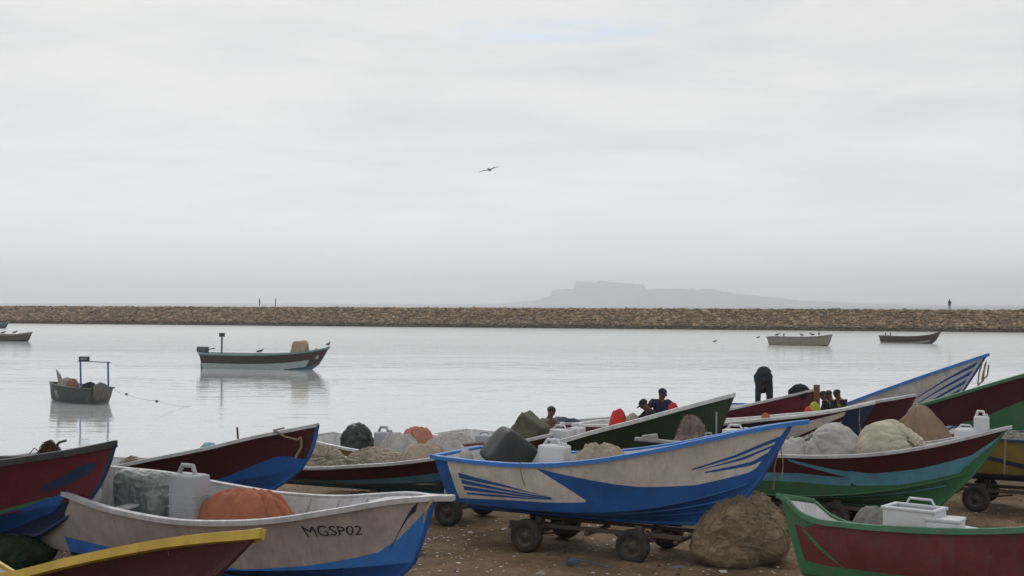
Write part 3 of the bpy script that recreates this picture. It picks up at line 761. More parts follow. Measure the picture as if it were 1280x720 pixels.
STRAND = mat('net_strand', (0.30, 0.25, 0.19), 0.9, 0.4, 12)
def drape(name, label, w, W, Dp, H, m, seed=0, yaw=0.0, peak=(0, 0), nf=7, b1=0.8, flat=0.18, cat='cloth', skew=1.0, crump=0.03, fw=0.055):
    """a cloth thrown over something: one peak, folds running down and outwards from it"""
    o3 = Vector((seed * 3.7, seed * 1.9, 0)); rows = []; NT, NU = 160, 44
    for i in range(NT):
        th = 2 * math.pi * i / NT; ct, st = math.cos(th), math.sin(th); row = []
        rim_ = 1 + 0.14 * noise.noise(Vector((ct * 1.5, st * 1.5, seed)))
        for j in range(NU):
            u = j / (NU - 1)
            wv = 1.6 * noise.noise(Vector((ct * 1.3, st * 1.3, u * 1.6)) + o3)
            f = 1 - abs(math.sin(th * nf / 2 + wv * 1.5)) ** 0.55
            fold = f * min(1, u * 2.0)
            rr = u * rim_ * (1 - 0.07 * fold)
            x = (ct * rr * W / 2) + peak[0] * (1 - u); y = (st * rr * Dp / 2) + peak[1] * (1 - u)
            uu = max(0.0, (u - flat) / (1 - flat))
            bb = b1 * (skew if ct > 0 else 1.0)
            z = H * (1 - uu ** (1.0 / bb)) if uu > 0 else H
            p = Vector((x * 4.5, y * 4.5, z * 2)) + o3; wn_ = Vector((noise.noise(p), noise.noise(p + o3), 0)) * .8
            r = 1 - 2 * abs(noise.noise(p + wn_)); r2 = 1 - 2 * abs(noise.noise((p + wn_) * 2.4))
            k = min(1, (1 - u) * 4)
            z += k * (crump * (r - .5) + crump * .25 * (r2 - .5)) - fw * H * fold * k
            row.append((x, y, max(z, 0.0) if u < 1 else -0.02))
        rows.append(row)
    b = MB(); b.grid(rows + [rows[0]], 0, True)
    return tag(b.build(name, m, None, loc=w, rot=(0, 0, yaw)), label, cat)
def drape_at(name, label, boat, px, wpx, top, dp, m, off=0.0, zb=None, **k):
    w = boat.pos(px, off); D = w.y
    if zb is not None: w.z = zb
    return drape(name, label, w, wpx * D / F, dp, at(px, top, D).z - w.z, m, yaw=boat.yaw, **k)

def jerrycan(name, label, w, D, H, W=None, depth=0.22, yaw=0.0, m=PLASTIC, cap=True, group=None):
    e = empty(name, w, label, 'jerrycan', group, yaw); W = W or H * 0.62
    hb_ = H * 0.84
    b = MB(); b.box((0, 0, hb_ / 2), (W, depth, hb_), bev=min(W, depth) * 0.16)
    for z in (0.3, 0.55): b.box((0, 0, hb_ * z), (W * 1.01, depth * 1.01, hb_ * 0.03), bev=0.004)
    b.build('body', m, e)
    h = MB(); h.tube([(-W * .38, 0, hb_ - 0.01), (-W * .25, 0, H * .985), (W * .12, 0, H * .985), (W * .22, 0, hb_ - 0.01)], H * 0.045, 8); h.build('handle', m, e)
    if cap:
        c = MB(); c.tube([(W * .36, 0, hb_ - 0.01), (W * .36, 0, hb_ + H * 0.07)], W * 0.09, 12); c.build('cap', m, e)
    return e
def can_in(boat, label, px, wpx, top, off=0.0, base=None, H=None, name='jerrycan', m=PLASTIC, yaw=None, depth=0.25, cap=True):
    w = boat.pos(px, off); zt = at(px, top, w.y).z
    w.z = max(boat.floor, zt - (H or 0.6)) if base is None else base
    return jerrycan(name, label, w, w.y, zt - w.z, wpx * w.y / F, depth, boat.yaw if yaw is None else yaw, m, cap)

def part_box(name, label, cat, w, size, m, yaw=0, rot=None, bev=0.02, lid=False, lm=None):
    e = empty(name, w, label, cat, None, yaw)
    b = MB(); b.box((0, 0, size[2] / 2), size, rot=rot, bev=bev); b.build('body', m, e)
    if lid:
        l = MB(); l.box((0, 0, size[2] + 0.02), (size[0] * 1.05, size[1] * 1.05, 0.045), bev=0.012); l.build('lid', lm or m, e)
        for sd in (-1, 1):
            g = MB(); g.tube([(sd * size[0] * .3, -size[1] / 2 - 0.0, size[2] * .6), (sd * size[0] * .3, -size[1] / 2 - 0.03, size[2] * .7), (sd * size[0] * .1, -size[1] / 2 - 0.03, size[2] * .7), (sd * size[0] * .1, -size[1] / 2, size[2] * .6)], 0.01, 6)
            g.build('handle', lm or m, e)
    return e

# ================================================================== the fleet
BA = Boat('fishing_boat', 'cream and blue skiff with bright blue gunwale on a wheeled cart', (572, 23.4), (988, 20.45), 2.0,
    [(545, 571), (600, 577.5), (660, 581), (720, 578.5), (800, 567), (880, 550.5), (950, 536), (985, 530)], 0.70, CREAM, BLUE, RIMBLUE, WHITE, rake=1.15, horn=0.30, rim_h=0.07, thwarts=(0.2, 0.62), rimin=WHITE)
BA.strip([(0, 0), (0.045, 0)], [(0, 1), (0.045, 1)], BLUE, 'stern_stripe', tv=True)
BA.strip([(562, 621), (640, 624.5), (735, 627)], 1, BLUE)
BA.strip([(672, 586), (700, 592), (735, 599)], [(672, 587), (735, 628)], BLUE)
BA.strip([(735, 599), (770, 606), (800, 609), (870, 607), (940, 589), (962, 578), (973, 566)], 1.0, BLUE)
BA.strip([(0.965, 0.9), (0.985, 0.35), (1, 0.03)], 1.0, BLUE, 'stem_stripe', tv=True)
BA.strip([(572, 591), (630, 606), (690, 621)], [(575, 597), (630, 609), (690, 622)], BLUE)
BA.strip([(576, 599.5), (630, 611), (690, 622)], [(578, 604.5), (630, 614), (690, 623)], BLUE)
BA.strip([(579, 607.5), (630, 615.5), (690, 623)], [(581, 612), (630, 618), (690, 624)], BLUE)
BA.strip([(582, 614.5), (630, 619.5), (690, 624)], [(584, 617.5), (630, 621), (690, 625)], BLUE)
BA.strip([(865, 586.5), (920, 569), (978, 545)], [(865, 587.5), (920, 571.5), (977, 549)], BLUE)
BA.strip([(868, 588), (930, 572), (975, 552)], [(868, 589), (930, 575), (972, 557)], BLUE)
BA.strip([(880, 590), (940, 576.5), (970, 560)], [(880, 591), (940, 582), (966, 568)], BLUE)
BA.rail(1.02, 0.05, 0.97, BLUE, 0.018); BA.rail(1.35, 0.45, 0.95, RIMBLUE, 0.014); BA.rail(1.65, 0.5, 0.93, BLUE, 0.012)

BB = Boat('fishing_boat', 'maroon boat with light blue swoosh and green bottom carrying big pale sacks', (822, 27.1), (1256, 23.7), 2.0,
    [('t', 0.0, 1.15), (960, 569), (1020, 570.5), (1090, 568), (1150, 560), (1210, 547), (1258, 535)], 0.46, MAROON, GREEN, GREYW, WHITE, rake=1.2, horn=0.12, thwarts=(0.2,))
BB.strip([(985, 574), (1040, 586), (1067, 590)], [(985, 576), (1067, 598)], SKYB)
BB.strip([(1058, 588), (1090, 591), (1150, 586), (1215, 569), (1252, 546)], [(1058, 598), (1068, 607), (1130, 605), (1200, 590), (1252, 554)], SKYB)
BB.strip([(940, 589), (1000, 592), (1067, 597)], [(940, 599), (1000, 602), (1067, 607)], SKYB)
BB.strip([(940, 599), (1000, 602), (1067, 607), (1130, 604), (1200, 588), (1252, 553)], 1.0, GREEN)
BB.rail(1.0, 0.1, 0.97, GREEN, 0.016); BB.rail(1.3, 0.45, 0.95, SKYB, 0.010); BB.rail(1.6, 0.5, 0.93, GREEN, 0.012)

BC = Boat('fishing_boat', 'yellow boat with navy stripes and navy bottom at the right edge', (1180, 28.3), (1560, 25.6), 2.0,
    [('t', 0.0, 1.42), ('t', 0.4, 1.38), ('t', 0.7, 1.55), ('t', 1.0, 2.1)], 0.62, OCHRE, NAVY, NAVY, WHITE, rake=1.1, horn=0.1, thwarts=(0.3, 0.6), stern_w=0.85)
BC.strip([(1200, 562), (1245, 572), (1300, 585)], [(1200, 566), (1245, 577), (1300, 592)], NAVY)
BC.strip([(1200, 590), (1280, 594), (1330, 594)], 1.0, NAVY)

BD = Boat('fishing_boat', 'faded red boat with green gunwale and high stern corner in the foreground', (990, 18.3), (1640, 15.0), 1.95,
    [(961, 617), (972, 618.5), (984, 625), (998, 640), (1013, 648), (1060, 656), (1120, 661), (1200, 664), (1278, 662), ('t', 0.7, 1.5), ('t', 1.0, 2.1)], 0.40, REDD, GREEN, GREEN, WHITE, rake=1.1, horn=0.2, rim_h=0.075, thwarts=(0.45, 0.7), stern_w=0.66, rimin=WHITE, transom_rake=0.3, heel=R(-10))
BD.strip([(0, 0), (0.02, 0), (0.05, 0), (0.09, 0)], [(0, 0.30), (0.02, 0.30), (0.05, 0.22), (0.09, 0.05)], GREEN, tv=True)
BD.strip([(0, 0), (0.022, 0)], [(0, 1), (0.022, 1)], GREEN, 'stern_stripe', tv=True)
BD.strip([(0, 0.80), (0.3, 0.82), (0.9, 0.8)], 1.0, GREEN, tv=True)
BD.strip([(0.045, 0.22), (0.07, 0.38), (0.125, 0.80)], [(0.045, 0.30), (0.07, 0.50), (0.125, 0.82)], GREEN, tv=True)

BE = Boat('fishing_boat', 'worn greige boat with blue bottom stripe lettered in black in the left foreground', (77, 21.4), (548, 17.7), 2.1,
    [(54, 607), (80, 616), (130, 634), (180, 645), (220, 651), (280, 653), (340, 650), (420, 638), (500, 625), (535, 622)], 0.33, GREIGE, BLUE, GREYW, GREYW, rake=0.9, rise=0.22, horn=0.32, heel=R(4.5), rim_h=0.075, thwarts=(0.2, 0.42), stern_w=0.86, notch=0.34, full=2.0, keel_d=0.27, dip=0.22)
BE.strip([(0, 0), (0.022, 0.5), (0.035, 1.0)], [(0, 1), (0.022, 1), (0.036, 1)], RIMBLUE, 'stern_stripe', tv=True)
BE.strip([(80, 670), (160, 688), (260, 706), (300, 711), (380, 707), (440, 698), (478, 688)], 1.0, RIMBLUE)
BE.strip([(0.90, 0.93), (0.955, 0.62), (0.985, 0.3), (1, 0.03)], 1.0, RIMBLUE, 'stem_stripe', tv=True)
BE.strip([(0.945, 0.75), (0.955, 0.42), (0.965, 0.15), (0.975, 0.05)], [(0.945, 0.8), (0.955, 0.48), (0.965, 0.27), (0.975, 0.2)], BLACKP, tv=True)

BF = Boat('fishing_boat', 'crimson and blue boat with black gunwale at the left edge', (-200, 23.2), (144, 19.4), 2.0,
    [('t', 0.0, 1.45), ('t', 0.3, 1.42), (2, 578), (50, 571), (100, 563), (140, 555)], 0.60, CRIMSON, NAVY, BLACKP, GREYW, rake=1.7, bulge=0.34, horn=0.02, rim_h=0.10, thwarts=(0.3, 0.6))
BF.strip([(-40, 645), (0, 637), (65, 620)], [(-40, 651), (0, 643), (66, 623)], GREEN)
BF.strip([(-40, 651), (0, 643), (66, 622), (85, 612)], [(-40, 672), (0, 672), (66, 640), (85, 616)], BLUE)
BF.strip([(50, 609), (80, 594), (105, 580), (120, 578)], [(50, 616), (66, 612), (90, 604), (120, 588)], NAVY)

BG = Boat('fishing_boat', 'maroon boat with white gunwale and rope looped over its bow beyond the greige boat', (25, 25.2), (397, 22.5), 1.9,
    [('t', 0.0, 1.18), (125, 586.5), (194, 573), (260, 560), (319, 546), (360, 538), (394, 531.5)], 0.72, MAROON, BLUE, GREYW, GREYW, rake=1.35, bulge=0.34, horn=0.02, thwarts=(0.3, 0.6))
BG.strip([(0.70, 0.98), (0.82, 0.84), (0.92, 0.58), (0.95, 0.6), (1.0, 0.8)], 1.0, BLUE, tv=True)
BG.strip([(385, 545), (392, 543), (401, 540)], [(385, 548), (392, 549), (401, 549)], BLACKP)

BH = Boat('fishing_boat', 'maroon boat with white gunwale and teal bottom heaped with long beige net sacks', (300, 28.2), (690, 25.0), 1.9,
    [('t', 0.0, 1.05), (366, 584), (453, 582), (500, 578.5), (545, 573), (620, 560), (660, 550), (687, 544)], 0.52, MAROON, TEAL, GREYW, GREYW, rake=1.0, horn=0.05, thwarts=(0.3, 0.7))
BH.strip([(0.2, 0.95), (0.45, 0.82), (0.62, 0.70), (0.8, 0.62)], 1.0, TEAL, tv=True)

BQ = Boat('fishing_boat', 'ochre boat with white gunwale mostly hidden behind net sacks', (395, 31.0), (655, 28.3), 1.8,
    [(397, 553), (450, 563.5), ('t', 0.5, 0.80), ('t', 0.8, 0.82), ('t', 1.0, 0.92)], 0.30, OCHRE, OCHRE, WHITE, WHITE, rake=0.8, horn=0.1, thwarts=(0.5,))

BI = Boat('fishing_boat', 'dark green boat with white gunwale and men working in it', (560, 31.2), (916, 27.5), 2.0,
    [('t', 0.0, 1.05), (690, 554), (707, 550), (740, 540.5), (800, 525), (850, 511), (905, 496.5)], 0.48, DGREEN, DGREEN, WHITE, WHITE, rake=1.0, horn=0.05, thwarts=(0.2, 0.45, 0.6), rim_h=0.09)

BK = Boat('fishing_boat', 'cream boat with maroon top band and purple bow stripes', (735, 31.2), (1090, 27.7), 1.8,
    [('t', 0.0, 1.3), (900, 530), (960, 524), (1019, 517.5), (1060, 510.5), (1085, 505)], 0.55, CREAM, NAVY, WHITE, WHITE, rake=1.0, horn=0.06, thwarts=(0.3, 0.6))
BK.strip([(0.0, 0.05), (0.72, 0.05), (0.93, 0.05)], [(0.0, 0.32), (0.62, 0.30), (0.93, 0.07)], MAROON, tv=True)
BK.strip([(0.93, 0.03), (1, 0.03)], [(0.93, 1), (1, 1)], NAVY, 'stem_stripe', tv=True)
BK.strip([(0.78, 0.55), (0.93, 0.18)], [(0.78, 0.60), (0.93, 0.30)], MAROON, tv=True)
BK.strip([(0.78, 0.66), (0.93, 0.40)], [(0.78, 0.72), (0.93, 0.55)], MAROON, tv=True)

BL = Boat('fishing_boat', 'plain maroon boat with white gunwale whose bow ends below the tall white bow', (815, 33.2), (1143, 29.9), 1.8,
    [('t', 0.0, 1.1), ('t', 0.5, 1.25), (1090, 503), (1120, 498), (1145, 493.5)], 0.5, MAROON, MAROON, GREYW, GREYW, rake=1.0, horn=0.05, thwarts=(0.5,))

BJ = Boat('fishing_boat', 'crimson boat with brown bow post and a person bent over in it', (710, 36.2), (1018, 33.1), 1.9,
    [('t', 0.0, 0.85), (905, 513), (950, 503), (985, 495), (1016, 487.5)], 0.45, CRIMSON, CRIMSON, GREYW, GREYW, rake=0.45, horn=0.05, thwarts=(0.3, 0.6), deck=0.6)
b_ = MB(); b_.box((BJ.L + 0.06, 0, float(BJ.zs(1)) - BJ.z0 - 0.25), (0.14, 0.14, 0.75), bev=0.02); b_.build('bow_post', mat('post_wood', (0.14, 0.06, 0.035), 0.8), BJ.root)

BM = Boat('fishing_boat', 'tall white boat with blue gunwale and blue bow stripes', (900, 41.5), (1232, 37.0), 2.2,
    [('t', 0.0, 0.9), (1040, 510.5), (1095, 491), (1149, 472), (1195, 456.5), (1231, 444.5)], 0.2, WHITE, BLUE, RIMBLUE, WHITE, rake=1.7, rise=0.5, horn=0.1, thwarts=(0.3, 0.6), rim_h=0.09)
for k in range(4):
    a = 0.10 + 0.20 * k
    BM.strip([(0.80 + .015 * k, a + .42 - .05 * k), (0.9, a + .16), (0.985, a)], [(0.80 + .015 * k, a + .44 - .05 * k), (0.9, a + .22), (0.985, a + 0.12)], BLUE, tv=True)

BN = Boat('fishing_boat', 'maroon boat with dark green gunwale and green bottom running out of frame at right', (1000, 35.0), (1372, 31.3), 2.0,
    [('t', 0.0, 1.0), (1140, 509), (1180, 498), (1230, 483), (1279, 469), ('t', 1.0, 2.95)], 0.55, MAROON, GREEN, GREEN, GREYW, rake=1.2, horn=0.05, thwarts=(0.3, 0.6), rim_h=0.08)
BN.strip([(1200, 529), (1226, 522), (1255, 511), (1279, 501), (1320, 483)], 1.0, GREEN)

BP = Boat('fishing_boat', 'dark maroon boat with yellow gunwale in the bottom left corner', (-150, 16.9), (286, 13.5), 1.7,
    [('t', 0.0, 1.3), (19, 719), (80, 704), (150, 689), (200, 680), (260, 672.5), (312, 668.5)], 0.62, MAROON, MAROON, YELLOW, GREYW, rake=1.3, horn=0.1, rim_h=0.11, rim_w=0.05, thwarts=(0.3, 0.6), heel=R(-21))

# carts under the beached boats
cart0 = make_cart('rusty four wheeled cart under the cream and blue skiff')
def put_cart(boat, t, label, first=False, lift=None, dz=0.0):
    c = cart0 if first else copy_tree(cart0)
    w = boat.M @ Vector((boat.L * t, 0, 0)); g = ground(w.x, w.y)
    c.location = (w.x, w.y, g - 0.01 + dz); c.rotation_euler = (0, 0, boat.yaw)
    c['label'] = label; return c
put_cart(BA, 0.455, 'rusty four wheeled cart under the cream and blue skiff', True)
for bt, t, nm in ((BB, 0.43, 'maroon boat with the light blue swoosh'), (BC, 0.3, 'yellow and navy boat'), (BD, 0.45, 'faded red foreground boat'), 
                  (BF, 0.5, 'crimson boat with black gunwale'), (BG, 0.5, 'maroon boat with the roped bow'), (BH, 0.62, 'maroon boat heaped with beige net sacks'), (BI, 0.5, 'dark green boat'),
                  (BK, 0.5, 'cream boat with purple bow stripes'), (BP, 0.4, 'yellow rimmed maroon boat')):
    put_cart(bt, t, 'low wheeled cart under the ' + nm)

# lettering on the greige boat
def lettering():
    cv = bpy.data.curves.new('txt', 'FONT'); cv.body = 'MGSP02'; cv.size = 1.0; cv.resolution_u = 4; cv.space_character = 1.0; cv.shear = -0.15
    ob = bpy.data.objects.new('txt', cv); C.objects.link(ob)
    dg = bpy.context.evaluated_depsgraph_get()
    me = bpy.data.meshes.new_from_object(ob.evaluated_get(dg)); bpy.data.objects.remove(ob)
    bm = bmesh.new(); bm.from_mesh(me); bmesh.ops.triangulate(bm, faces=bm.faces)
    for _ in range(2): bmesh.ops.subdivide_edges(bm, edges=[e for e in bm.edges if e.calc_length() > 0.15], cuts=1)
    for v in bm.verts:
        c0 = v.co.copy(); v.co.x += 0.05 * noise.noise(Vector((c0.x * 1.6, c0.y * 1.3, 2))); v.co.y += 0.07 * noise.noise(Vector((c0.x * 1.4, c0.y * 1.1, 7)))
    xs = [v.co.x for v in bm.verts]; ys = [v.co.y for v in bm.verts]; x0, x1, y0, y1 = min(xs), max(xs), min(ys), max(ys)
    tl = BE.inv(376, 657); tr = BE.inv(456, 656); bl = BE.inv(383, 670.5); br = BE.inv(454, 668.5)
    out = []
    for v in bm.verts:
        a = (v.co.x - x0) / (x1 - x0); c = (v.co.y - y0) / (y1 - y0)
        def mixq(k): return ((bl[k] * (1 - a) + br[k] * a) * (1 - c) + (tl[k] * (1 - a) + tr[k] * a) * c)
        t_, v_ = mixq(0), mixq(1)
        p = BE.surf(t_, v_, -1); pt = BE.surf(t_ + 1e-3, v_, -1) - BE.surf(t_ - 1e-3, v_, -1); pv = BE.surf(t_, v_ + .01, -1) - BE.surf(t_, v_ - .01, -1)
        n = np.cross(pt, pv); n /= np.linalg.norm(n); n *= -np.sign(n[1])
        out.append(BE.local((p + n * 0.009).tolist()))
    b = MB(); bm.verts.index_update(); b.add(out, [[v.index for v in f.verts] for f in bm.faces]); bm.free()
    b.build('lettering', mat('letter_paint', (0.03, 0.02, 0.022), 0.6), BE.root)
lettering()
#PART2
# ================================================================== moored boats
MG = 'boats moored out in the harbour'
BS = Boat('moored_boat', 'long brown and pale teal boat with outboard motor and lamp post moored offshore', (257, 92.5), (411, 90), 2.3,
    [(254, 442.5), (300, 443.6), (340, 443), (380, 440), (400, 437), (411, 434.5)], -0.62, mat('brown_hull', (0.055, 0.03, 0.03), 0.6), TEAL, mat('seafoam', (0.12, 0.22, 0.205), 0.6), GREYW, rake=1.6, horn=0.1, group=MG, thwarts=(0.3, 0.6), rim_h=0.12, rise=0.3)
BS.strip([(0, 0.56), (0.5, 0.58), (0.9, 0.58)], 1.0, mat('pale_teal', (0.34, 0.40, 0.385), 0.6), tv=True)
BR = Boat('moored_boat', 'small charcoal dinghy with two blue posts carrying a bar and black sign', (128, 59.3), (64, 61.6), 1.5,
    [(64, 479), (85, 484), (118, 486.5), ('t', 0.0, 0.17)], -0.62, mat('charcoal_hull', (0.05, 0.055, 0.058), 0.6, dirt=(0.16, 0.15, 0.14), dirt_amt=0.5), GREYW, mat('dark_rim', (0.07, 0.07, 0.065), 0.7), GREYW, rake=0.35, horn=0.04, near=1, group=MG, thwarts=(), stern_w=0.85, deck=0.92, stern_m=mat('grey_transom', (0.17, 0.165, 0.15), 0.7), rise=0.2)
BT = Boat('moored_boat', 'dark weathered boat moored at the left edge, the nearer of two', (-50, 158), (40, 153), 2.4,
    [(-30, 417.5), (0, 418.5), (20, 418), (39, 415.5)], -0.62, mat('old_dark_hull', (0.10, 0.09, 0.08), 0.7), BLACKP, mat('old_rim', (0.22, 0.2, 0.18), 0.7), GREYW, rake=0.8, horn=0.1, group=MG, thwarts=(0.5,), rim_h=0.14)
BT2 = Boat('moored_boat', 'blue grey boat at the left edge near the breakwater, the farther of two', (-60, 232), (11, 228), 2.6,
    [(-30, 406), (0, 405), (11, 402.5)], -0.62, mat('bluegrey_hull', (0.08, 0.11, 0.14), 0.7), BLACKP, mat('blue_rim', (0.10, 0.16, 0.22), 0.7), GREYW, rake=0.9, horn=0.1, group=MG, thwarts=(0.5,), rim_h=0.2)
BU = Boat('moored_boat', 'beige boat with birds perched along it moored near the breakwater', (962, 148), (1040, 144), 2.2,
    [(961, 421.2), (990, 421.8), (1020, 420.8), (1040, 418.6)], -0.62, mat('beige_hull', (0.25, 0.22, 0.18), 0.7), BLACKP, mat('beige_rim', (0.18, 0.165, 0.14), 0.7), GREYW, rake=0.9, horn=0.05, group=MG, thwarts=(0.4,), rim_h=0.12, rise=0.2)
BV = Boat('moored_boat', 'slim dark brown boat with upturned bow moored at far right', (1101, 157), (1176, 153), 2.0,
    [(1101, 420), (1125, 421), (1150, 420), (1165, 418), (1177, 414)], -0.62, mat('umber_hull', (0.055, 0.038, 0.032), 0.7), BLACKP, mat('umber_rim', (0.09, 0.07, 0.06), 0.7), GREYW, rake=1.4, horn=0.1, group=MG, thwarts=(0.4,), rim_h=0.12, rise=0.3)
BV.strip([(0.0, 0.72), (0.9, 0.72)], 1.0, mat('pale_grey', (0.26, 0.25, 0.24), 0.7), tv=True)
def child_tube(boat, name, pts, r, m, n=8):
    b = MB(); b.tube([(p[0], p[1], p[2] - boat.z0) for p in pts], r, n); return b.build(name, m, boat.root)
# dinghy posts, bar and sign (boat frame: x to the bow)
pb = mat('blue_post', (0.06, 0.12, 0.32), 0.6)
def post_at(px, pyb, pyt, D):
    a = BR.Mi @ at(px, pyb, D); c = BR.Mi @ at(px - 0.6, pyt, D); return a, c
pa, pc = post_at(101, 482, 447, 60.1); qa, qc = post_at(135.5, 484, 452, 59.6)
for a, c in ((pa, pc), (qa, qc)):
    child_tube(BR, 'post', [a, c], 0.045, pb)
dv = (qc - pc).normalized()
pc2 = Vector((pc.x, pc.y, qc.z - 0.02))
child_tube(BR, 'bar', [pc2 - dv * 0.15, qc + dv * 0.15 - Vector((0, 0, 0.02))], 0.022, mat('dark_bar', (0.08, 0.09, 0.12), 0.6))
sgn = empty('sign', BR.M @ (pc2 + dv * 0.22 + Vector((0, 0, 0.14))), 'small black sign board on the dinghy bar', 'sign', None, 0)
b = MB(); b.box((0, 0, 0), (0.50, 0.05, 0.24), bev=0.01); b.build('board', BLACKP, sgn)
b = MB()
for k in range(5): b.box((-0.13 + k * 0.06, -0.028, 0.01 + 0.01 * (k % 2)), (0.035, 0.006, 0.07))
b.build('pale_marks', GREYW, sgn)
# lamp post on the long boat
lp = BS.Mi @ at(277, 444, 91.8); lt = BS.Mi @ at(277.5, 419, 91.8)
child_tube(BS, 'post', [lp - Vector((0, 0, .6)), lt], 0.07, mat('post_grey', (0.12, 0.13, 0.15), 0.6))
b = MB(); b.box((lt.x, lt.y, lt.z - BS.z0 + 0.03), (0.34, 0.3, 0.28), bev=0.04); b.build('lamp_box', BLACKP, BS.root)
# outboard
def outboard(loc, yaw, label, s=1.0):
    e = empty('outboard_motor', loc, label, 'outboard motor', None, yaw)
    b = MB(); b.box((-0.12 * s, 0, 0.30 * s), (0.62 * s, 0.34 * s, 0.34 * s), bev=0.09 * s); b.build('cowl', mat('cowl_grey', (0.06, 0.065, 0.075), 0.4), e)
    b = MB(); b.box((-0.12 * s, 0, -0.25 * s), (0.20 * s, 0.14 * s, 0.9 * s), bev=0.04 * s); b.box((-0.18 * s, 0, -0.72 * s), (0.5 * s, 0.16 * s, 0.10 * s), bev=0.04 * s)
    b.build('drive_leg', BLACKP, e)
    b = MB(); b.tube([(0.1 * s, 0, 0.3 * s), (0.6 * s, 0, 0.38 * s)], 0.025 * s, 8); b.build('tiller', BLACKP, e)
outboard(at(256, 444, 92.6), BS.yaw, 'grey outboard motor on the stern of the long moored boat', 1.35)
blob('basket', 'tilted brown basket standing in the bow half of the long moored boat', 'basket', BS, 373, 20, 426.5, 0.9, 0, NETTAN, 'bag', seed=3, lean=0.15, sq=5, base=0.1)
blob('net_pile', 'dark net pile near the bow of the long moored boat', 'net pile', BS, 396, 10, 435.5, 0.5, 0, NETGREY, 'mound', seed=4, base=0.2)
blob('net_pile', 'whitish net heaped across the bow of the charcoal dinghy', 'net pile', BR, 84, 36, 472.5, 0.9, 0, NETGREY, 'cloth', seed=5)
blob('cloth_bundle', 'dull orange cloth on the net in the charcoal dinghy', 'cloth', BR, 91, 18, 474, 0.5, 0.05, cloth('dull_orange', (0.25, 0.12, 0.08)), 'cloth', seed=6, base=-0.1)
blob('net_pile', 'grey net hanging over the stern corner of the charcoal dinghy', 'net pile', BR, 126, 20, 478.5, 0.7, 0.25, cloth('grey_heap', (0.12, 0.115, 0.10)), 'cloth', seed=7, base=-0.35)
blob('net_pile', 'dark net lying amidships between the posts of the charcoal dinghy', 'net pile', BR, 112, 24, 477.5, 0.8, -0.1, NETBLACK, 'cloth', seed=8)
w = BR.pos(73, 0); w.z = -0.1
part = MB(); part.tube([(0, 0, 0), (-0.10, 0, 0.35), (-0.22, 0, 0.62)], [0.12, 0.09, 0.02], 8)
tag(part.build('folded_fin', NETGREY, None, loc=at(76, 478, 61)), 'pointed grey canvas end sticking up at the dinghy bow', 'canvas')
rope('mooring_line', [at(140, 484, 59.5), at(158, 492.5, 57.5), at(196, 501, 56), at_z(238, 508, WATER)], 0.006, 'thin mooring line running from the charcoal dinghy', sag=0.08, m=ROPE)
for px, py in ((158, 492.5), (196, 501.3)):
    o = MB().ell((0, 0, 0), (0.08, 0.06, 0.05)).build('float', BLACKPL, None, loc=at_z(px, py, WATER + 0.02)); tag(o, 'small dark float on the mooring line nearest the dinghy' if px < 170 else 'small dark float on the mooring line farther from the dinghy', 'float')

# --- birds
def bird(loc, yaw, label, s=1.0, group='birds resting in the harbour', m=None):
    e = empty('bird', loc, label, 'bird', group, yaw)
    m = m or mat('gull_grey', (0.12, 0.12, 0.125), 0.8)
    b = MB(); b.tube([(-0.26 * s, 0, 0.12 * s), (-0.16 * s, 0, 0.15 * s), (-0.04 * s, 0, 0.18 * s), (0.08 * s, 0, 0.20 * s), (0.14 * s, 0, 0.25 * s), (0.17 * s, 0, 0.29 * s), (0.21 * s, 0, 0.29 * s), (0.27 * s, 0, 0.28 * s)],
                    [0.012 * s, 0.05 * s, 0.085 * s, 0.07 * s, 0.042 * s, 0.045 * s, 0.028 * s, 0.004 * s], 8)
    b.build('body', m, e)
    for sd in (-1, 1):
        g = MB(); g.ell((-0.07 * s, sd * 0.065 * s, 0.18 * s), (0.17 * s, 0.022 * s, 0.055 * s), rot=Matrix.Rotation(0.12, 3, 'Y'), sub=1); g.build('wing', m, e)
        g = MB(); g.tube([(0.0, sd * 0.03 * s, 0.12 * s), (0.01 * s, sd * 0.03 * s, 0.0)], 0.008 * s, 5); g.build('leg', BLACKPL, e)
def perch(boat, px, label, off=-1, yaw=0.3, s=1.3):
    t = boat.findt(px, 0); t = min(max(t, 0), 1); w = boat.M @ Vector((boat.L * t, off * float(boat.hb(t)) * boat.near * -1 if off else 0, float(boat.zs(t)) + 0.06)); bird(w, yaw, label, s)
for i, (px, wd) in enumerate(((976, 'near the stern, leftmost'), (984, 'second from the stern'), (1006, 'amidships'), (1018, 'fourth from the stern'), (1026, 'nearest the bow'))):
    perch(BU, px, 'small bird on the beige boat, ' + wd, yaw=0.2 + i)
perch(BS, 334, 'bird standing amidships on the long brown boat', yaw=0.1, s=1.1)
perch(BS, 414, 'bird on the bow tip of the long brown boat', yaw=1.2, s=1.1)
for px in (1107, 1113): child_tube(BV, 'post', [BV.Mi @ at(px, 422, 156), BV.Mi @ at(px, 415.5, 156)], 0.06, BLACKP)
for px, wd in ((12, 'left'), (24, 'right')): perch(BT, px, 'bird on the rail of the dark weathered boat, the %s one' % wd)
for px, py, wd in ((948, 422, 'left of the beige boat'), (894, 427, 'alone between the middle of the harbour and the beige boat')):
    w = at_z(px, py + 1, WATER); w.z -= 0.05; bird(w, 0.4, 'bird floating on the water ' + wd, 1.2)
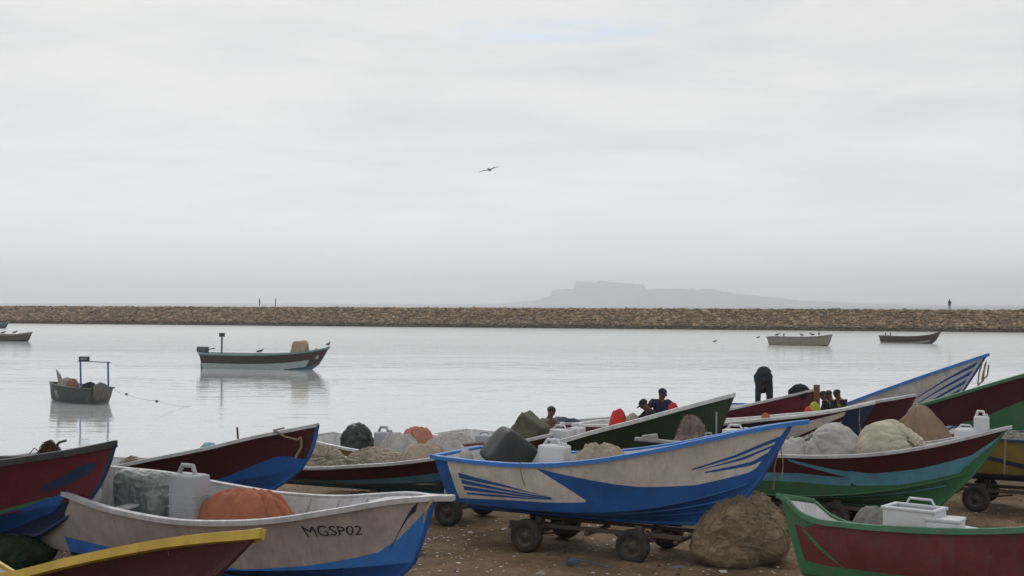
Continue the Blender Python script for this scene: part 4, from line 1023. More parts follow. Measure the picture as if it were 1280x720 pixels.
def gull():
    w = at(612, 212.5, 62); e = empty('gull', w, 'grey brown gull gliding with spread wings in the sky', 'bird', None, R(200))
    e.rotation_euler = (R(-14), R(6), R(75)); e.scale = (.85,) * 3
    m = mat('gull_brown', (0.20, 0.19, 0.18), 0.8)
    b = MB(); b.tube([(-0.30, 0, 0), (-0.2, 0, 0), (-0.05, 0, 0), (0.08, 0, 0.01), (0.16, 0, 0.02), (0.21, 0, 0.02), (0.25, 0, 0.01), (0.30, 0, 0)], [0.05, 0.035, 0.075, 0.07, 0.04, 0.045, 0.03, 0.005], 10); b.build('body', m, e)
    for sd in (-1, 1):
        g = MB(); sec = [(0, 0.10, -0.10, 0.0), (0.15, 0.12, -0.09, 0.05), (0.30, 0.11, -0.06, 0.07), (0.42, 0.06, -0.05, 0.05), (0.52, -0.02, -0.08, 0.02), (0.58, -0.09, -0.11, 0.0)]
        rows = [[(a, sd * (0.04 + y), z), ((a + c) / 2, sd * (0.04 + y), z + 0.02), (c, sd * (0.04 + y), z), ((a + c) / 2, sd * (0.04 + y), z - 0.005)] for y, a, c, z in sec]
        g.grid(rows, 0, True, closed=True); g.build('wing', m, e)
gull()

# ================================================================== people
SKIN = mat('brown_skin', (0.14, 0.07, 0.045), 0.6, 0.1)
HAIR = mat('black_hair', (0.012, 0.01, 0.01), 0.7, 0.2, 40)
def skin_mesh(V, E, Rr, root=0, sub=2):
    me = bpy.data.meshes.new('s'); me.from_pydata([tuple(v) for v in V], E, []); ob = bpy.data.objects.new('s', me); C.objects.link(ob)
    md = ob.modifiers.new('k', 'SKIN'); md.use_smooth_shade = True
    for i, sv in enumerate(me.skin_vertices[0].data): sv.radius = (Rr[i], Rr[i]) if not isinstance(Rr[i], tuple) else Rr[i]; sv.use_root = (i == root)
    sb = ob.modifiers.new('u', 'SUBSURF'); sb.levels = sub; sb.render_levels = sub
    dg = bpy.context.evaluated_depsgraph_get(); dg.update()
    out = bpy.data.meshes.new_from_object(ob.evaluated_get(dg)); bpy.data.objects.remove(ob)
    return out
def stand(**k):
    J = dict(pelvis=(0, 0, .95), belly=(0.01, 0, 1.10), chest=(0, 0, 1.32), nbase=(-.01, 0, 1.46), head=(.02, 0, 1.62),
             sh=(0, .17, 1.41), el=(-.03, .24, 1.14), wr=(.05, .25, .90), hip=(0, .09, .90), kn=(.03, .10, .50), an=(0, .10, .08), toe=(.16, .12, .03))
    J.update(k); return J
def sit(lean=0.15, **k):
    J = dict(pelvis=(0, 0, .10), belly=(.03 + lean * .15, 0, .25), chest=(.03 + lean * .8, 0, .46), nbase=(.03 + lean * 1.2, 0, .58), head=(.07 + lean * 1.5, 0, .73),
             sh=(.02 + lean, .18, .54), el=(.10 + lean, .25, .30), wr=(.32 + lean, .16, .26), hip=(0.02, .10, .08), kn=(.44, .14, .10), an=(.42, .13, -.34), toe=(.57, .14, -.38))
    J.update(k); return J
def person(label, loc, yaw, J, shirt, pants, head='hair', sc=1.0, headmat=None, vest=None, skirt=False, group=None):
    e = empty('person', loc, label, 'person', group, yaw); e.scale = (sc,) * 3
    def g(k, sd=1):
        if sd < 0 and k + '_r' in J: return Vector(J[k + '_r'])
        v = Vector(J[k]); return Vector((v.x, v.y * sd, v.z))
    V = []; E = []; Rr = []
    def add(p, r, par=None):
        V.append(Vector(p)); Rr.append(r)
        if par is not None: E.append((par, len(V) - 1))
        return len(V) - 1
    pe = add(g('pelvis'), (.13, .105)); be = add(g('belly'), (.12, .10), pe); ch = add(g('chest'), (.14, .11), be); nb = add(g('nbase'), .08, ch)
    hd = g('head'); ax = (hd - g('nbase')).normalized()
    n2 = add(hd - ax * 0.10, .062, nb); h1 = add(hd - ax * 0.045, (.082, .095), n2); h2 = add(hd + ax * 0.045, (.105, .115), h1); h3 = add(hd + ax * 0.105, .080, h2)
    arms = {}
    for sd in (1, -1):
        s_ = add(g('sh', sd), .062, ch); el = add(g('el', sd), .043, s_); wr = add(g('wr', sd), .027, el)
        d = (g('wr', sd) - g('el', sd)).normalized(); side = Vector((0, 0, 1)).cross(d)
        if side.length < .2: side = Vector((1, 0, 0))
        side.normalize(); pal = add(g('wr', sd) + d * 0.06, (.036, .018), wr); curl = Vector((0, 0, -0.02))
        for k, ln in enumerate((.065, .075, .07, .055)):
            o = side * (k - 1.5) * 0.021; b0 = g('wr', sd) + d * 0.085 + o
            f1 = add(b0, .010, pal); f2 = add(b0 + d * ln * .55 + curl * .5, .009, f1); add(b0 + d * ln + curl * 1.4, .007, f2)
        t0 = g('wr', sd) + d * 0.03 + side * 0.035; th = add(t0, .011, pal); add(t0 + d * 0.045 + side * 0.02, .009, th)
        hp = add(g('hip', sd), .085, pe); kn = add(g('kn', sd), .058, hp); an = add(g('an', sd), .036, kn); hl = add(g('an', sd) * 0.4 + g('toe', sd) * 0.6 + Vector((0, 0, -.01)), .04, an); add(g('toe', sd), .03, hl)
        arms[sd] = 1
    me = skin_mesh(V, E, Rr)
    # face: nose, ears, eyes and mouth joined into the body mesh
    bm = bmesh.new(); bm.from_mesh(me)
    fx = (Vector((1, 0, 0)) - ax * ax.x)
    if fx.length < .3: fx = Vector((0, 0, -1)) - ax * -ax.z
    fx.normalize(); fy = ax.cross(fx)
    def el_(c, r, mi):
        M = Matrix.Translation(c) @ Matrix((fx, fy, ax)).transposed().to_4x4() @ Matrix.Diagonal((*r, 1))
        q = bmesh.ops.create_icosphere(bm, subdivisions=1, radius=1, matrix=M)
        for f in set(f for v in q['verts'] for f in v.link_faces): f.material_index = mi; f.smooth = True
    el_(hd + fx * .088 - ax * .005, (.018, .013, .025), 0)
    for sd in (-1, 1):
        el_(hd + fy * sd * .078 + ax * .005, (.012, .008, .028), 0); el_(hd + fx * .075 + fy * sd * .03 + ax * .022, (.01, .013, .007), 1)
    el_(hd + fx * .075 - ax * .045, (.008, .025, .006), 1)
    for f in bm.faces: f.smooth = True
    bm.to_mesh(me); bm.free(); me.materials.clear(); me.materials.append(SKIN); me.materials.append(HAIR)
    bo = bpy.data.objects.new('body', me); C.objects.link(bo); bo.parent = e
    # shirt
    V = []; E = []; Rr = []
    pe = add(g('pelvis'), (.165, .14)); be = add(g('belly'), (.155, .13), pe); ch = add(g('chest'), (.165, .135), be); add(g('nbase') * .7 + g('chest') * .3, .085, ch)
    for sd in (1, -1):
        s_ = add(g('sh', sd), .082, ch); el = add(g('el', sd), .062, s_); add(g('wr', sd) * .85 + g('el', sd) * .15, .045, el)
    if skirt: add(g('pelvis') * .55 + (g('kn') + g('kn', -1)) * .225, (.25, .20), pe)
    me = skin_mesh(V, E, Rr); me.materials.clear(); me.materials.append(shirt); so = bpy.data.objects.new('shirt', me); C.objects.link(so); so.parent = e
    V = []; E = []; Rr = []
    pe = add(g('pelvis'), (.175, .15)); add(g('pelvis') * .4 + g('belly') * .6, (.15, .13), pe)
    for sd in (1, -1):
        hp = add(g('hip', sd), .105, pe); kn = add(g('kn', sd), .082, hp); add(g('an', sd) * .9 + g('kn', sd) * .1, .062, kn)
    me = skin_mesh(V, E, Rr); me.materials.clear(); me.materials.append(pants); po = bpy.data.objects.new('trousers', me); C.objects.link(po); po.parent = e
    if vest:
        V = []; E = []; Rr = []
        a = add(g('belly'), (.175, .15)); c = add(g('chest'), (.185, .155), a); add(g('chest') * .45 + g('nbase') * .55, (.13, .12), c)
        me = skin_mesh(V, E, Rr); me.materials.clear(); me.materials.append(vest); vo = bpy.data.objects.new('vest', me); C.objects.link(vo); vo.parent = e
    MR = Matrix((fx, fy, ax)).transposed()
    hb = MB(); hb.ell(hd + ax * .055 - fx * .018, (.112, .102, .088), 0, 2, MR)
    if head == 'hair': hb.build('hair', HAIR, e)
    else:
        hb.ell(hd + ax * .05 + fx * .10, (.075, .075, .012), 0, 2, MR); hb.build('cap', headmat or NAVYC, e)
    return e
NAVYC = cloth('navy_cloth', (0.014, 0.017, 0.045)); BLKC = cloth('black_cloth', (0.014, 0.014, 0.017)); GRC = cloth('grey_green_cloth', (0.20, 0.205, 0.18)); DKC = cloth('dark_slate_cloth', (0.016, 0.020, 0.026))
VEST = cloth('yellow_vest', (0.32, 0.36, 0.04), bump=0.004)
# man with short hair at the stern of the green boat
w = BI.pos(683, 0.3); w.z = at(683, 507.5, w.y).z - 0.86
person('man in a grey green shirt seated behind the olive net box', w, R(-60), sit(0.1), GRC, DKC)
# crouching man in cap
w = at(824, 520, 29.3); w.z = at(804, 503, 29.3).z - 0.70
person('man in black jacket and cap crouching forward in the green boat', w, R(187), sit(0.42, head=(.36, 0, .64), nbase=(.27, 0, .53), wr=(.60, .10, .28), el=(.42, .2, .3), sh=(.22, .17, .50), chest=(.18, 0, .42)), BLKC, DKC, 'cap', headmat=BLKC)
# standing man holding a red bag out
w = at(826, 520, 29.6); w.z = at(826, 484, 29.6).z - 1.74
person('man in navy shirt and cap standing in the green boat holding out a red bag', w, R(-75), stand(head=(.10, 0, 1.58), nbase=(.03, 0, 1.44), sh_r=(0, -.17, 1.40), sh=(0, .17, 1.40), el=(.05, .36, 1.27), wr=(.12, .44, 1.06), kn=(.03, .12, .5)), NAVYC, DKC, 'cap', headmat=NAVYC)
blob('red_bag', 'bright red bag held out by the standing man in navy', 'bag', None, 842, 13, 502.5, 0.22, 0, RED, 'cloth', pos=at(842, 516, 28.9), yaw=0.3, seed=2)
# bent person in the crimson boat
w = at(955, 500, 34.5); w.z = at(955, 463.5, 34.5).z - 1.09
person('person in dark clothes bent right over in the crimson boat, seen from behind', w, R(82), sc=1.12, skirt=True, J=stand(pelvis=(-.02, 0, .93), belly=(.13, 0, .97), chest=(.34, 0, .84), nbase=(.45, 0, .70), head=(.50, 0, .54), sh=(.36, .17, .80), el=(.40, .12, .55), wr=(.42, .10, .30), hip=(-.02, .10, .88), kn=(-.03, .14, .47), an=(0, .15, .06), toe=(.15, .16, .03)), shirt=DKC, pants=DKC)
# three people beyond the cream boat's bow
for px, py, D, yw, sh, ve, lb in ((1040, 489.5, 34.9, 150, BLKC, VEST, 'left seated man with yellow vest beyond the cream boat bow'), (1047.5, 488.5, 34.2, 175, BLKC, None, 'man in black shirt seated between the two men in yellow vests'), (1056, 487, 35.1, 200, BLKC, VEST, 'right seated man with yellow vest beyond the cream boat bow')):
    w = at(px, py, D); w.z -= 0.86; person(lb, w, R(yw), sit(0.12), sh, DKC, vest=ve)
# walkers on the breakwater
def on_wall(px, extra=5.6):
    k = (px - 640) / F; o = BW0 + BWN * extra; s_ = (k * o.y - o.x) / (BWD.x - k * BWD.y); p = o + BWD * s_; return Vector((p.x, p.y, BWTOP + 0.05))
person('person in dark clothes standing on the breakwater, left of a pair', on_wall(324.5), R(0), stand(), DKC, DKC, skirt=True)
person('person in pale shirt on the breakwater, right of a pair', on_wall(344.5), R(180), stand(), GREYC if 'GREYC' in globals() else GRC, DKC)
person('lone person in dark clothes on the right part of the breakwater', on_wall(1187), R(90), stand(), NAVYC, DKC, skirt=True)

# ================================================================== cargo
# cream and blue skiff
def tilted_tub():
    w = at(637, 566, BA.pos(637, 0.1).y); e = empty('plastic_tub', w, 'big black square tub tilted on its corner in the cream and blue skiff', 'tub', None, R(24))
    rot = Matrix.Rotation(R(36), 3, 'Y') @ Matrix.Rotation(R(8), 3, 'X')
    bm = bmesh.new(); bmesh.ops.create_cube(bm, size=1); bmesh.ops.subdivide_edges(bm, edges=list(bm.edges), cuts=8, use_grid_fill=True)
    for v in bm.verts:
        c = v.co.copy(); q = (abs(2 * c.x) ** 7 + abs(2 * c.y) ** 7 + abs(2 * c.z) ** 7) ** (-1 / 7); c *= q
        k = 1.0 - 0.10 * (c.z + .5); c = Vector((c.x * 0.80 * k, c.y * 0.7 * k, c.z * 0.72)); c *= 1 + 0.05 * noise.noise(c * 3)
        v.co = c
    b = MB(); b.bm(bm, rot.to_4x4(), 0, True); b.build('shell', BLACKPL, e)
tilted_tub()
can_in(BA, 'white jerrycan beside the black tub in the cream and blue skiff', 693, 38, 549, 0.15, H=0.62, depth=0.3)
drape_at('net_bundle', 'crumpled beige net bundle beside the white jerrycan in the cream and blue skiff', BA, 750, 104, 557, 1.0, NETBEIGE, off=0.1, seed=11, nf=7, b1=0.36, flat=0.15, crump=0.10, cat='net')
drape_at('cloth_bundle', 'pale folded sheet in the stern corner of the cream and blue skiff', BA, 579, 46, 563, 0.7, SACKG, off=0.1, seed=12, nf=5, b1=0.5, crump=0.04)
def plank(name, label, a, c, wd, th, m, cat='plank'):
    d = (c - a); b = MB(); q = d.to_track_quat('X', 'Z').to_matrix(); b.box((0, 0, 0), (d.length, wd, th), rot=q, bev=0.008)
    return tag(b.build(name, m, None, loc=(a + c) / 2), label, cat)
plank('wooden_spar', 'grey wooden spar lying across the far gunwale of the cream and blue skiff', at(794, 548.5, 23.1), at(872, 556, 22.7), 0.14, 0.06, WOODG, 'spar')
plank('wooden_wedge', 'short grey wooden block on the spar of the cream and blue skiff', at(803, 548, 23.0), at(822, 545.5, 23.0), 0.12, 0.10, WOODG, 'block')
# beside it: stern of the boat with the swoosh
blob('net_pile', 'rounded pinkish brown net heap standing between the skiff and the dark green boat', 'net pile', BB, 863, 52, 520.5, 0.75, 0.1, NETPINK, 'mound', seed=13)
can_in(BB, 'small grey bucket can beside the pinkish brown net heap', 887, 16, 541, 0.0, H=0.4, depth=0.25, m=MILKY, cap=False, name='bucket')
can_in(BB, 'white jerrycan showing above the bow half of the skiff gunwale', 921, 34, 531, 0.2, H=0.55, depth=0.3)
w = BB.pos(895, 0.3); rope('pole', [w, at(895.5, 515, w.y)], 0.02, 'thin upright pole beside the pinkish brown net heap', 'pole', m=WOODG)
blob('cloth_sack', 'big rounded grey white sack in the maroon boat with the swoosh', 'sack', BB, 1042, 76, 527.5, 0.95, 0.1, SACKG, 'sack', seed=14, base=0.9)
blob('cloth_sack', 'big cream sack next to the grey white one in the swoosh boat', 'sack', BB, 1110, 92, 527, 0.95, 0.1, SACKC, 'sack', seed=15, base=0.9)
drape_at('cloth_sack', 'small low whitish sack left of the big grey white sack', BB, 992, 74, 548, 0.9, SACKG, off=-0.1, seed=16, nf=6, b1=0.36, flat=.15, crump=0.06, cat='sack')
w = at(1156, 545, 26.4); w.z = 0.95
drape('cloth_cover', 'tan cloth draped over a pile, peaked, behind the cream sack', w, 1.75, 0.95, at(1150, 507.5, 26.4).z - 0.95, TAN, seed=17, yaw=R(-12), peak=(-0.14, 0), nf=9, b1=0.72, flat=0.12, skew=1.0, crump=0.04)
can_in(BB, 'white jerrycan standing in the bow of the swoosh boat', 1227, 17, 513.5, 0.1, H=0.62, depth=0.22)
can_in(BB, 'low white box with rope left of the bow jerrycan in the swoosh boat', 1209, 28, 531, 0.15, H=0.4, depth=0.35, m=PLASTIC, cap=False, name='box')
blob('net_bundle', 'white netting heaped in the yellow and navy boat', 'net', BC, 1268, 50, 541, 0.8, 0.1, NETGREY, 'cloth', seed=18)
# far right yellow boat rope
rope('rope', [at(1257, 548, 25.0), at(1256, 570, 25.05), at(1255, 592, 25.1)], 0.02, 'white rope hanging in front of the yellow boat')
# foreground faded red boat
drape_at('net_bag', 'grey white net bag lying in the faded red foreground boat', BD, 1104, 130, 637, 0.95, NETGREY, off=0.15, seed=21, nf=8, b1=0.36, flat=.1, crump=0.09, cat='net bag')
def open_crate(px, py, D, label):
    w = at(px, py, D); e = empty('plastic_crate', w, label, 'crate', None, BD.yaw + R(-8))
    W_, Dp, H_ = 0.66, 0.42, 0.34; b = MB()
    b.box((0, 0, 0.02), (W_, Dp, 0.04), bev=0.01)
    for sd in (-1, 1):
        b.box((0, sd * Dp / 2, H_ / 2), (W_ + 0.02, 0.035, H_), bev=0.01); b.box((sd * W_ / 2, 0, H_ / 2), (0.035, Dp, H_ - 0.01), bev=0.01)
    b.build('body', PLASTIC, e)
    r = MB()
    for sd in (-1, 1): r.box((0, sd * Dp / 2, H_ + .01), (W_ + 0.07, 0.06, 0.04), bev=0.01)
    for sd in (-1, 1): r.box((sd * W_ / 2, 0, H_ + .013), (0.06, Dp - .07, 0.035), bev=0.01)
    r.build('rim', PLASTIC, e)
    h = MB(); h.tube([(-.2, Dp / 2, H_), (-.15, Dp / 2, H_ + .1), (.15, Dp / 2, H_ + .1), (.2, Dp / 2, H_)], 0.018, 8); h.build('handle', PLASTIC, e)
open_crate(1143, 668, 16.9, 'scuffed white plastic crate in the faded red foreground boat')
part_box('foam_box', 'white box with lid right of the scuffed crate in the faded red boat', 'box', at(1182, 672, 16.6), (0.42, 0.36, 0.22), PLASTIC, BD.yaw, lid=True)
plank('white_board', 'white board sloping down beside the box in the faded red boat', at(1172, 655, 16.9), at(1222, 664, 16.5), 0.3, 0.03, WHITE)
# greige lettered boat
can_in(BE, 'tall grey white jerrycan with arched handle in the lettered greige boat', 233, 45, 581, -0.12, H=0.85, depth=0.36, m=MILKY, cap=False)
drape_at('cloth_bundle', 'orange cloth heap beside the tall jerrycan in the lettered greige boat', BE, 305, 190, 611, 0.95, ORANGE, off=0.05, zb=0.62, seed=31, nf=7, b1=0.36, flat=0.15, crump=0.045, fw=0.10, peak=(0.1, -0.05))
MILKB = mat('milky_bag', (0.20, 0.235, 0.225), 0.4, 0.4, 3, 0.003, 9, (0.08, 0.10, 0.09), 0.6)
blob('plastic_bag', 'grey green translucent bag leaning at the stern of the lettered greige boat', 'bag', BE, 172, 68, 588, 0.55, 0.45, MILKB, 'bag', seed=33, sq=4, lean=0.08)
w = BE.pos(278, 0.45); part_box('foam_box', 'worn grey foam box at the far side of the lettered greige boat', 'box', w, (0.62, 0.4, 0.42), GREYW, BE.yaw)
blob('foam_drum', 'rounded white float at the stern of the lettered greige boat', 'float', BE, 104, 36, 600, 0.5, 0.2, GREYW, 'sack', seed=34, sq=3.5)
b = [BE.M @ Vector((BE.L + 0.05, -0.03, float(BE.zs(1)) + 0.03)), BE.M @ Vector((BE.L - 0.05, -0.13, float(BE.zs(1)) - 0.15)), BE.M @ Vector((BE.L - 0.12, -0.10, float(BE.zs(1)) - 0.34))]
rope('rope', b, 0.018, 'frayed yellowish rope end dangling from the greige boat bow', m=mat('straw_rope', (0.34, 0.27, 0.12), 0.95))
# crimson boat, left
blob('net_pile', 'brown net heap showing over the black gunwale of the crimson boat', 'net pile', BF, 62, 34, 554, 0.5, 0.1, NETBROWN, 'mound', seed=41, base=1.25)
rope('stick', [at(66, 563, 20.4), at(74, 553, 20.4), at(83, 550.5, 20.4)], 0.022, 'dark bent stick poking from the brown net heap', 'stick', m=WOODD)
rope('cord', [at(36, 568, 20.6), at(43, 560, 20.6), at(50, 566, 20.6), at(56, 559, 20.6)], 0.008, 'thin dark cord looped on the black gunwale', m=BLACKPL)
# maroon boat with roped bow
blob('turquoise_tarp', 'turquoise tarp edge rising behind the white gunwale of the maroon boat', 'tarp', BG, 259, 30, 553.5, 0.4, 0.3, SKYB, 'sack', seed=42, base=1.0)
rope('stick', [at(298, 556, 23.4), at(296.5, 534, 23.4)], 0.02, 'dark upright stick in the maroon boat with roped bow', 'stick', m=WOODD)
blob('net_pile', 'small beige mound near the stern of the maroon boat with roped bow', 'net pile', BG, 164, 40, 570, 0.5, 0.2, NETBEIGE, 'mound', seed=43, base=0.9)
def bowloop():
    gz = lambda t: float(BG.zs(t)); P = []
    for (t, y, dz) in ((0.90, -0.02, 0.06), (0.905, -1.12, 0.05), (0.93, -1.1, -0.10), (0.962, -1.3, -0.20), (0.968, -1.3, -0.16)):
        hb = float(BG.hb(t)); P.append(BG.M @ Vector((BG.L * t, y * (hb + 0.03), gz(t) + dz)))
    rope('rope', P, 0.018, 'brown rope looped over the bow of the maroon boat')
    P = [P[-1]] + [BG.M @ Vector((BG.L * 0.972 - 0.05 * k, -0.10 - 0.02 * k, gz(.97) - 0.24 - 0.1 * k)) for k in range(1, 4)]
    rope('rope', P, 0.024, 'thicker rope tail hanging below the loop on the maroon bow')
bowloop()
# long sacks in the maroon boat H
blob('net_sack', 'beige net sack at the left end of the sack heap', 'sack', BH, 398, 62, 557, 0.9, 0.0, NETBEIGE, 'sack', seed=51)
blob('net_sack', 'long beige net sack lying in the middle of the sack heap', 'sack', BH, 466, 92, 560, 0.9, 0.0, NETBEIGE, 'sack', seed=52)
drape_at('net_sack', 'beige net sack right of the long one, close to the skiff stern', BH, 530, 84, 556, 0.95, NETBEIGE, seed=53, nf=6, b1=0.45, flat=.3, crump=0.07, cat='sack')
drape_at('plastic_sheet', 'grey white plastic sheet bunched on top of the sacks', BH, 556, 96, 550, 0.8, SACKG, off=0.35, seed=54, nf=8, b1=0.38, crump=0.1, cat='sheet')
# ochre boat
blob('tarp_bundle', 'black tarp covered lump standing up in the ochre boat', 'tarp', BQ, 446, 38, 529.5, 0.6, 0.0, TARP, 'cloth', seed=61, sq=5)
can_in(BQ, 'grey white jerrycan right of the black tarp lump', 481, 24, 533.5, 0.1, H=0.75, depth=0.3, m=MILKY)
drape_at('cloth_bundle', 'salmon and grey cloth heap right of the grey jerrycan', BQ, 522, 72, 535.5, 0.8, PINK, seed=63, nf=7, b1=0.38, crump=0.09)
drape_at('cloth_bundle', 'pale grey cloth heap below the salmon cloth', BQ, 500, 80, 543, 0.7, SACKG, off=-0.4, seed=64, nf=7, b1=0.38, crump=0.09)
drape_at('cloth_bundle', 'grey white sheets trailing towards the black tub', BQ, 566, 96, 543, 0.8, SACKG, off=-0.1, seed=65, nf=8, b1=0.38, crump=0.09)
can_in(BQ, 'pale grey box just left of the black tub tip', 607, 22, 540, 0.1, H=0.4, depth=0.3, m=MILKY, cap=False, name='box')
rope('striped_hose', [at(560, 560, 27.3), at(585, 556, 27.2), at(605, 554, 27.2)], 0.03, 'dark red and white hose lying on the sheets left of the black tub', 'hose', m=mat('hose_red', (0.2, 0.05, 0.05), 0.7))
# dark green boat
def net_box():
    w = at(662, 553, 28.9); w.z = 0.75; e = None
    bm = bmesh.new(); bmesh.ops.create_cube(bm, size=1); bmesh.ops.subdivide_edges(bm, edges=list(bm.edges), cuts=10, use_grid_fill=True)
    for v in bm.verts:
        c = v.co; v.co = Vector((c.x * .62, c.y * .55, c.z * .55)); v.co += v.co.normalized() * (0.05 * noise.noise(v.co * 5) + 0.02 * noise.noise(v.co * 14))
    b = MB(); b.bm(bm, Matrix.Rotation(R(36), 4, 'Y')); tag(b.build('net_box', NETOLIVE, None, loc=(w.x, w.y, at(662, 537, w.y).z), rot=(0, 0, R(-20))), 'olive net covered box standing tilted between the black tub and the seated man', 'box')
net_box()
can_in(BI, 'white jerrycan lying by the seated man in the dark green boat', 702, 30, 531.5, -0.2, H=0.55, depth=0.3)
can_in(BI, 'second white can with dark straps right of the seated man', 722, 16, 529.5, 0.1, H=0.5, depth=0.3, cap=False)
w = BI.pos(722, -0.1)
drape_at('red_sheet', 'red sheet peaked beside the crouching man in cap', BI, 773, 42, 511.5, 0.7, RED, off=0.25, seed=71, nf=5, b1=0.5, flat=0.1, cat='sheet', crump=0.05)
blob('cloth_bundle', 'tan and grey cloth next to the red sheet', 'cloth', BI, 790, 24, 517.5, 0.5, 0.15, SACKB, 'cloth', seed=72)
blob('tarp_bundle', 'low dark blue tarp hump just right of the seated man', 'tarp', BJ, 708, 44, 521.5, 0.7, 0.0, cloth('blue_tarp', (0.03, 0.04, 0.09)), 'sack', seed=73)
# crimson boat and beyond
blob('net_pile', 'spiky black net heap at the bow of the crimson boat', 'net pile', BJ, 1001, 28, 480.5, 0.35, 0.0, NETBLACK, 'cloth', seed=81, base=1.72)
blob('orange_bundle', 'small orange bundle on the cream boat below the bent person', 'bundle', BK, 957, 18, 517, 0.4, 0.2, ORANGE, 'mound', seed=82, base=1.3)
blob('life_jacket', 'yellow and green life jacket left of the men in vests', 'life jacket', None, 1018, 15, 502, 0.3, 0, VEST, 'cloth', pos=(at(1018, 515, 30.6).x, 30.6, 1.35), yaw=0, seed=83)
blob('life_jacket', 'red life jacket right beside the yellow one', 'life jacket', None, 1009, 11, 508, 0.3, 0, RED, 'cloth', pos=(at(1010, 515, 30.2).x, 30.2, 1.35), yaw=0, seed=84)
# bow ropes
for i, (dx, ln) in enumerate(((0, 24), (5, 18))):
    rope('rope', [at(1228 + dx, 452, 37.0), at(1224 + dx, 466, 37.0), at(1222 + dx, 452 + ln + 6, 37.0), at(1229 + dx, 452 + ln, 37.0), at(1231 + dx, 456, 37.0)], 0.022, 'rope loop hanging from the tall white bow, the %s one' % ('longer' if i == 0 else 'shorter'))
rope('rope', [at(972, 566, 20.6), at(968, 585, 20.6), at(967, 612, 20.6)], 0.013, 'thin reddish rope hanging from the skiff bow', m=mat('red_rope', (0.2, 0.10, 0.07), .9))
rope('rope', [at(976, 560, 20.6), at(979, 580, 20.6), at(977, 600, 20.6)], 0.010, 'thin pale rope hanging behind the reddish one at the skiff bow')
for i in range(2):
    w = BK.M @ Vector((BK.L * 0.965, -0.08 - 0.02 * i, float(BK.zs(.965)) - 0.05)); rope('rope', [w, w + Vector((-0.02, -0.03, -0.3)), w + Vector((0.03 * i, -0.03, -0.6))], 0.012, 'cord hanging at the cream boat bow, the %s one' % ('left' if i else 'right'))

# ================================================================== on the sand
g0 = at_z(938, 712, 0.0)
blob('net_mound', 'big tan net mound on the sand between the skiff and the faded red boat', 'net mound', None, 937, 134, 615, 1.5, 0, NETTAN, 'heap', pos=(g0.x, g0.y + 0.7, -0.05), yaw=0.2, seed=91, sq=2.5, strands=1100)
blob('green_net', 'dark green net heap on the sand in the bottom left corner', 'net pile', None, 10, 110, 668, 1.6, 0, NETGREEN, 'cloth', pos=(at_z(10, 705, 0).x, at_z(10, 705, 0).y, -0.05), yaw=0.3, seed=92)
def stone(px, py, wpx, label, m, h=0.5, seed=0, name='stone'):
    p = at_z(px, py, 0.0); p.z = ground(p.x, p.y) - 0.02; W = wpx * p.y / F
    bm = bmesh.new(); bmesh.ops.create_icosphere(bm, subdivisions=2, radius=1)
    for v in bm.verts:
        k = 1 + 0.35 * noise.noise(v.co * 1.4 + Vector((seed, 0, 0))); v.co = Vector((v.co.x * W / 2 * k, v.co.y * W / 2.5 * k, max(-0.02, v.co.z * W / 2 * h * k)))
    b = MB(); b.bm(bm, smooth=False); tag(b.build(name, m, None, loc=p, rot=(0, 0, seed)), label, 'stone' if name == 'stone' else 'litter')
STN = mat('pale_stone', (0.26, 0.24, 0.22), 0.9, 0.3, 10)
stone(676, 717, 16, 'pale grey stone on the sand at the bottom edge, left of the wheels', STN, 0.5, 1.0)
stone(535, 716, 12, 'small pale stone on the sand at the bottom edge right of the greige bow', STN, 0.5, 2.0)
stone(848, 708, 26, 'flat blue grey slab of litter in front of the tan net mound', mat('blue_scrap', (0.13, 0.16, 0.24), 0.7), 0.12, 3.0, 'litter_slab')
stone(630, 654, 10, 'white crumpled scrap on the sand left of the rear wheel', WHITE, 0.4, 4.0, 'litter_scrap')
stone(588, 658, 9, 'white scrap on the sand below the maroon boat wheel', WHITE, 0.3, 5.0, 'litter_scrap')
stone(903, 713, 12, 'white scrap at the foot of the tan net mound', WHITE, 0.3, 6.0, 'litter_scrap')
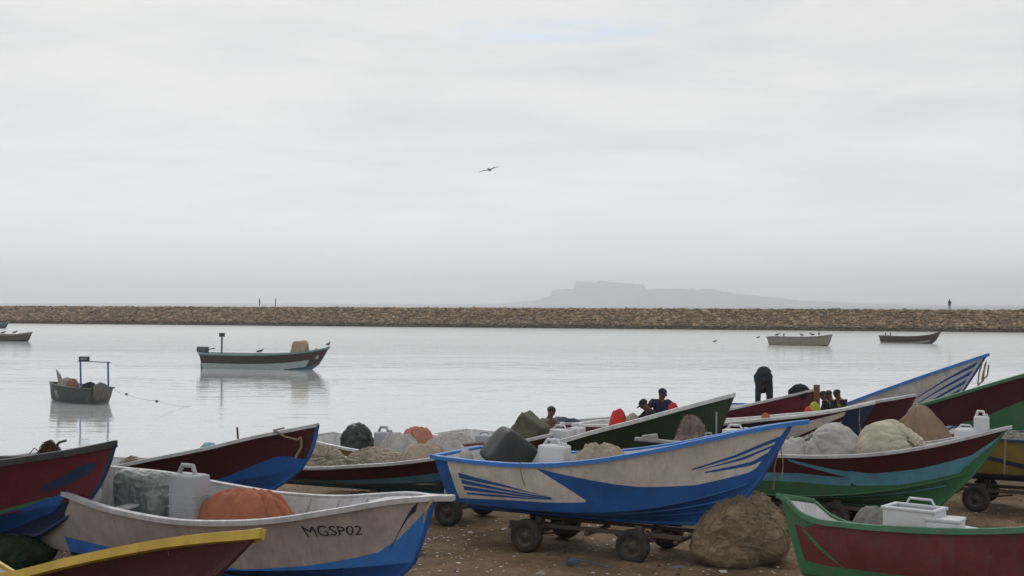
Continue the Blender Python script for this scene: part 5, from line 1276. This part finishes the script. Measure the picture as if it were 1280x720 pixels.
def scatter(name, label, n, sz, m, seed, flat):
    rnd = random.Random(seed); b = MB()
    bm = bmesh.new(); bmesh.ops.create_icosphere(bm, subdivisions=1, radius=1); bv = [v.co.copy() for v in bm.verts]; bm.verts.ensure_lookup_table(); bf = [[v.index for v in f.verts] for f in bm.faces]; bm.free()
    for i in range(n):
        y = rnd.uniform(16, 32); x = rnd.uniform(-0.45, 0.45) * y
        if noise.noise(Vector((x * .6, y * .6, seed))) < rnd.uniform(-.35, .35): continue
        s_ = sz * rnd.uniform(.4, 1.0) ** 1.5; q = Matrix.Rotation(rnd.uniform(0, 6.28), 3, 'Z'); e = rnd.uniform(.5, 1.2)
        z = ground(x, y) + 0.05 * noise.noise(Vector((x, y, 0)) * .5) + 0.03 * noise.noise(Vector((x, y, 0)) * 1.7)
        o = rnd.uniform(0, 99)
        b.add([Vector((x, y, z)) + q @ Vector((v.x * s_ * (1 + .4 * noise.noise(v + Vector((o, 0, 0)))), v.y * s_ * e, v.z * s_ * flat)) for v in bv], bf)
    tag(b.build(name, m), label, 'litter', kind='stuff')
scatter('litter', 'tiny white scraps of litter and shell strewn over the sand', 3800, 0.034, WHITE, 5, 0.35)
scatter('pebbles', 'small dark pebbles and weed crumbs strewn over the sand', 2200, 0.032, mat('dark_pebble', (0.08, 0.062, 0.048), .9, .4, 3), 9, 0.5)
scatter('shells', 'small grey tan pebbles strewn over the sand', 2500, 0.03, mat('tan_pebble', (0.2, 0.165, 0.13), .9, .4, 3), 12, 0.5)

def coil(p, r, label, m=None):
    pts = []
    for k in range(70):
        a = k * 0.45; rr = r * (0.65 + 0.35 * math.sin(k * 0.19)) ; pts.append(Vector((p.x + rr * math.cos(a), p.y + rr * 0.8 * math.sin(a), p.z + 0.02 + 0.0009 * k + 0.012 * noise.noise(Vector((k * .3, r, 0))))))
    pts += [pts[-1] + Vector((0.1 * k, -0.06 * k + 0.04 * math.sin(k), -0.012 * k)) for k in range(1, 6)]
    o = MB().tube(pts, 0.012, 5).build('rope_coil', m or ROPE); tag(o, label, 'rope')
coil(at_z(520, 690, 0.0), 0.17, 'coil of frayed rope lying on the sand right of the greige bow')
coil(at_z(716, 706, 0.0), 0.12, 'small rope coil on the sand between the two near cart wheels', mat('blue_rope', (0.05, 0.10, 0.16), .9))
# strand of net trailing over the gunwales
rope('rope', [BA.M @ Vector((BA.L * t, -float(BA.hb(t)) - 0.055, float(BA.zs(t)) + dz)) for t, dz in ((.30, .05), (.302, -.10), (.31, -.26), (.315, -.34))], 0.010, 'short cord end hanging over the skiff gunwale below the white jerrycan')
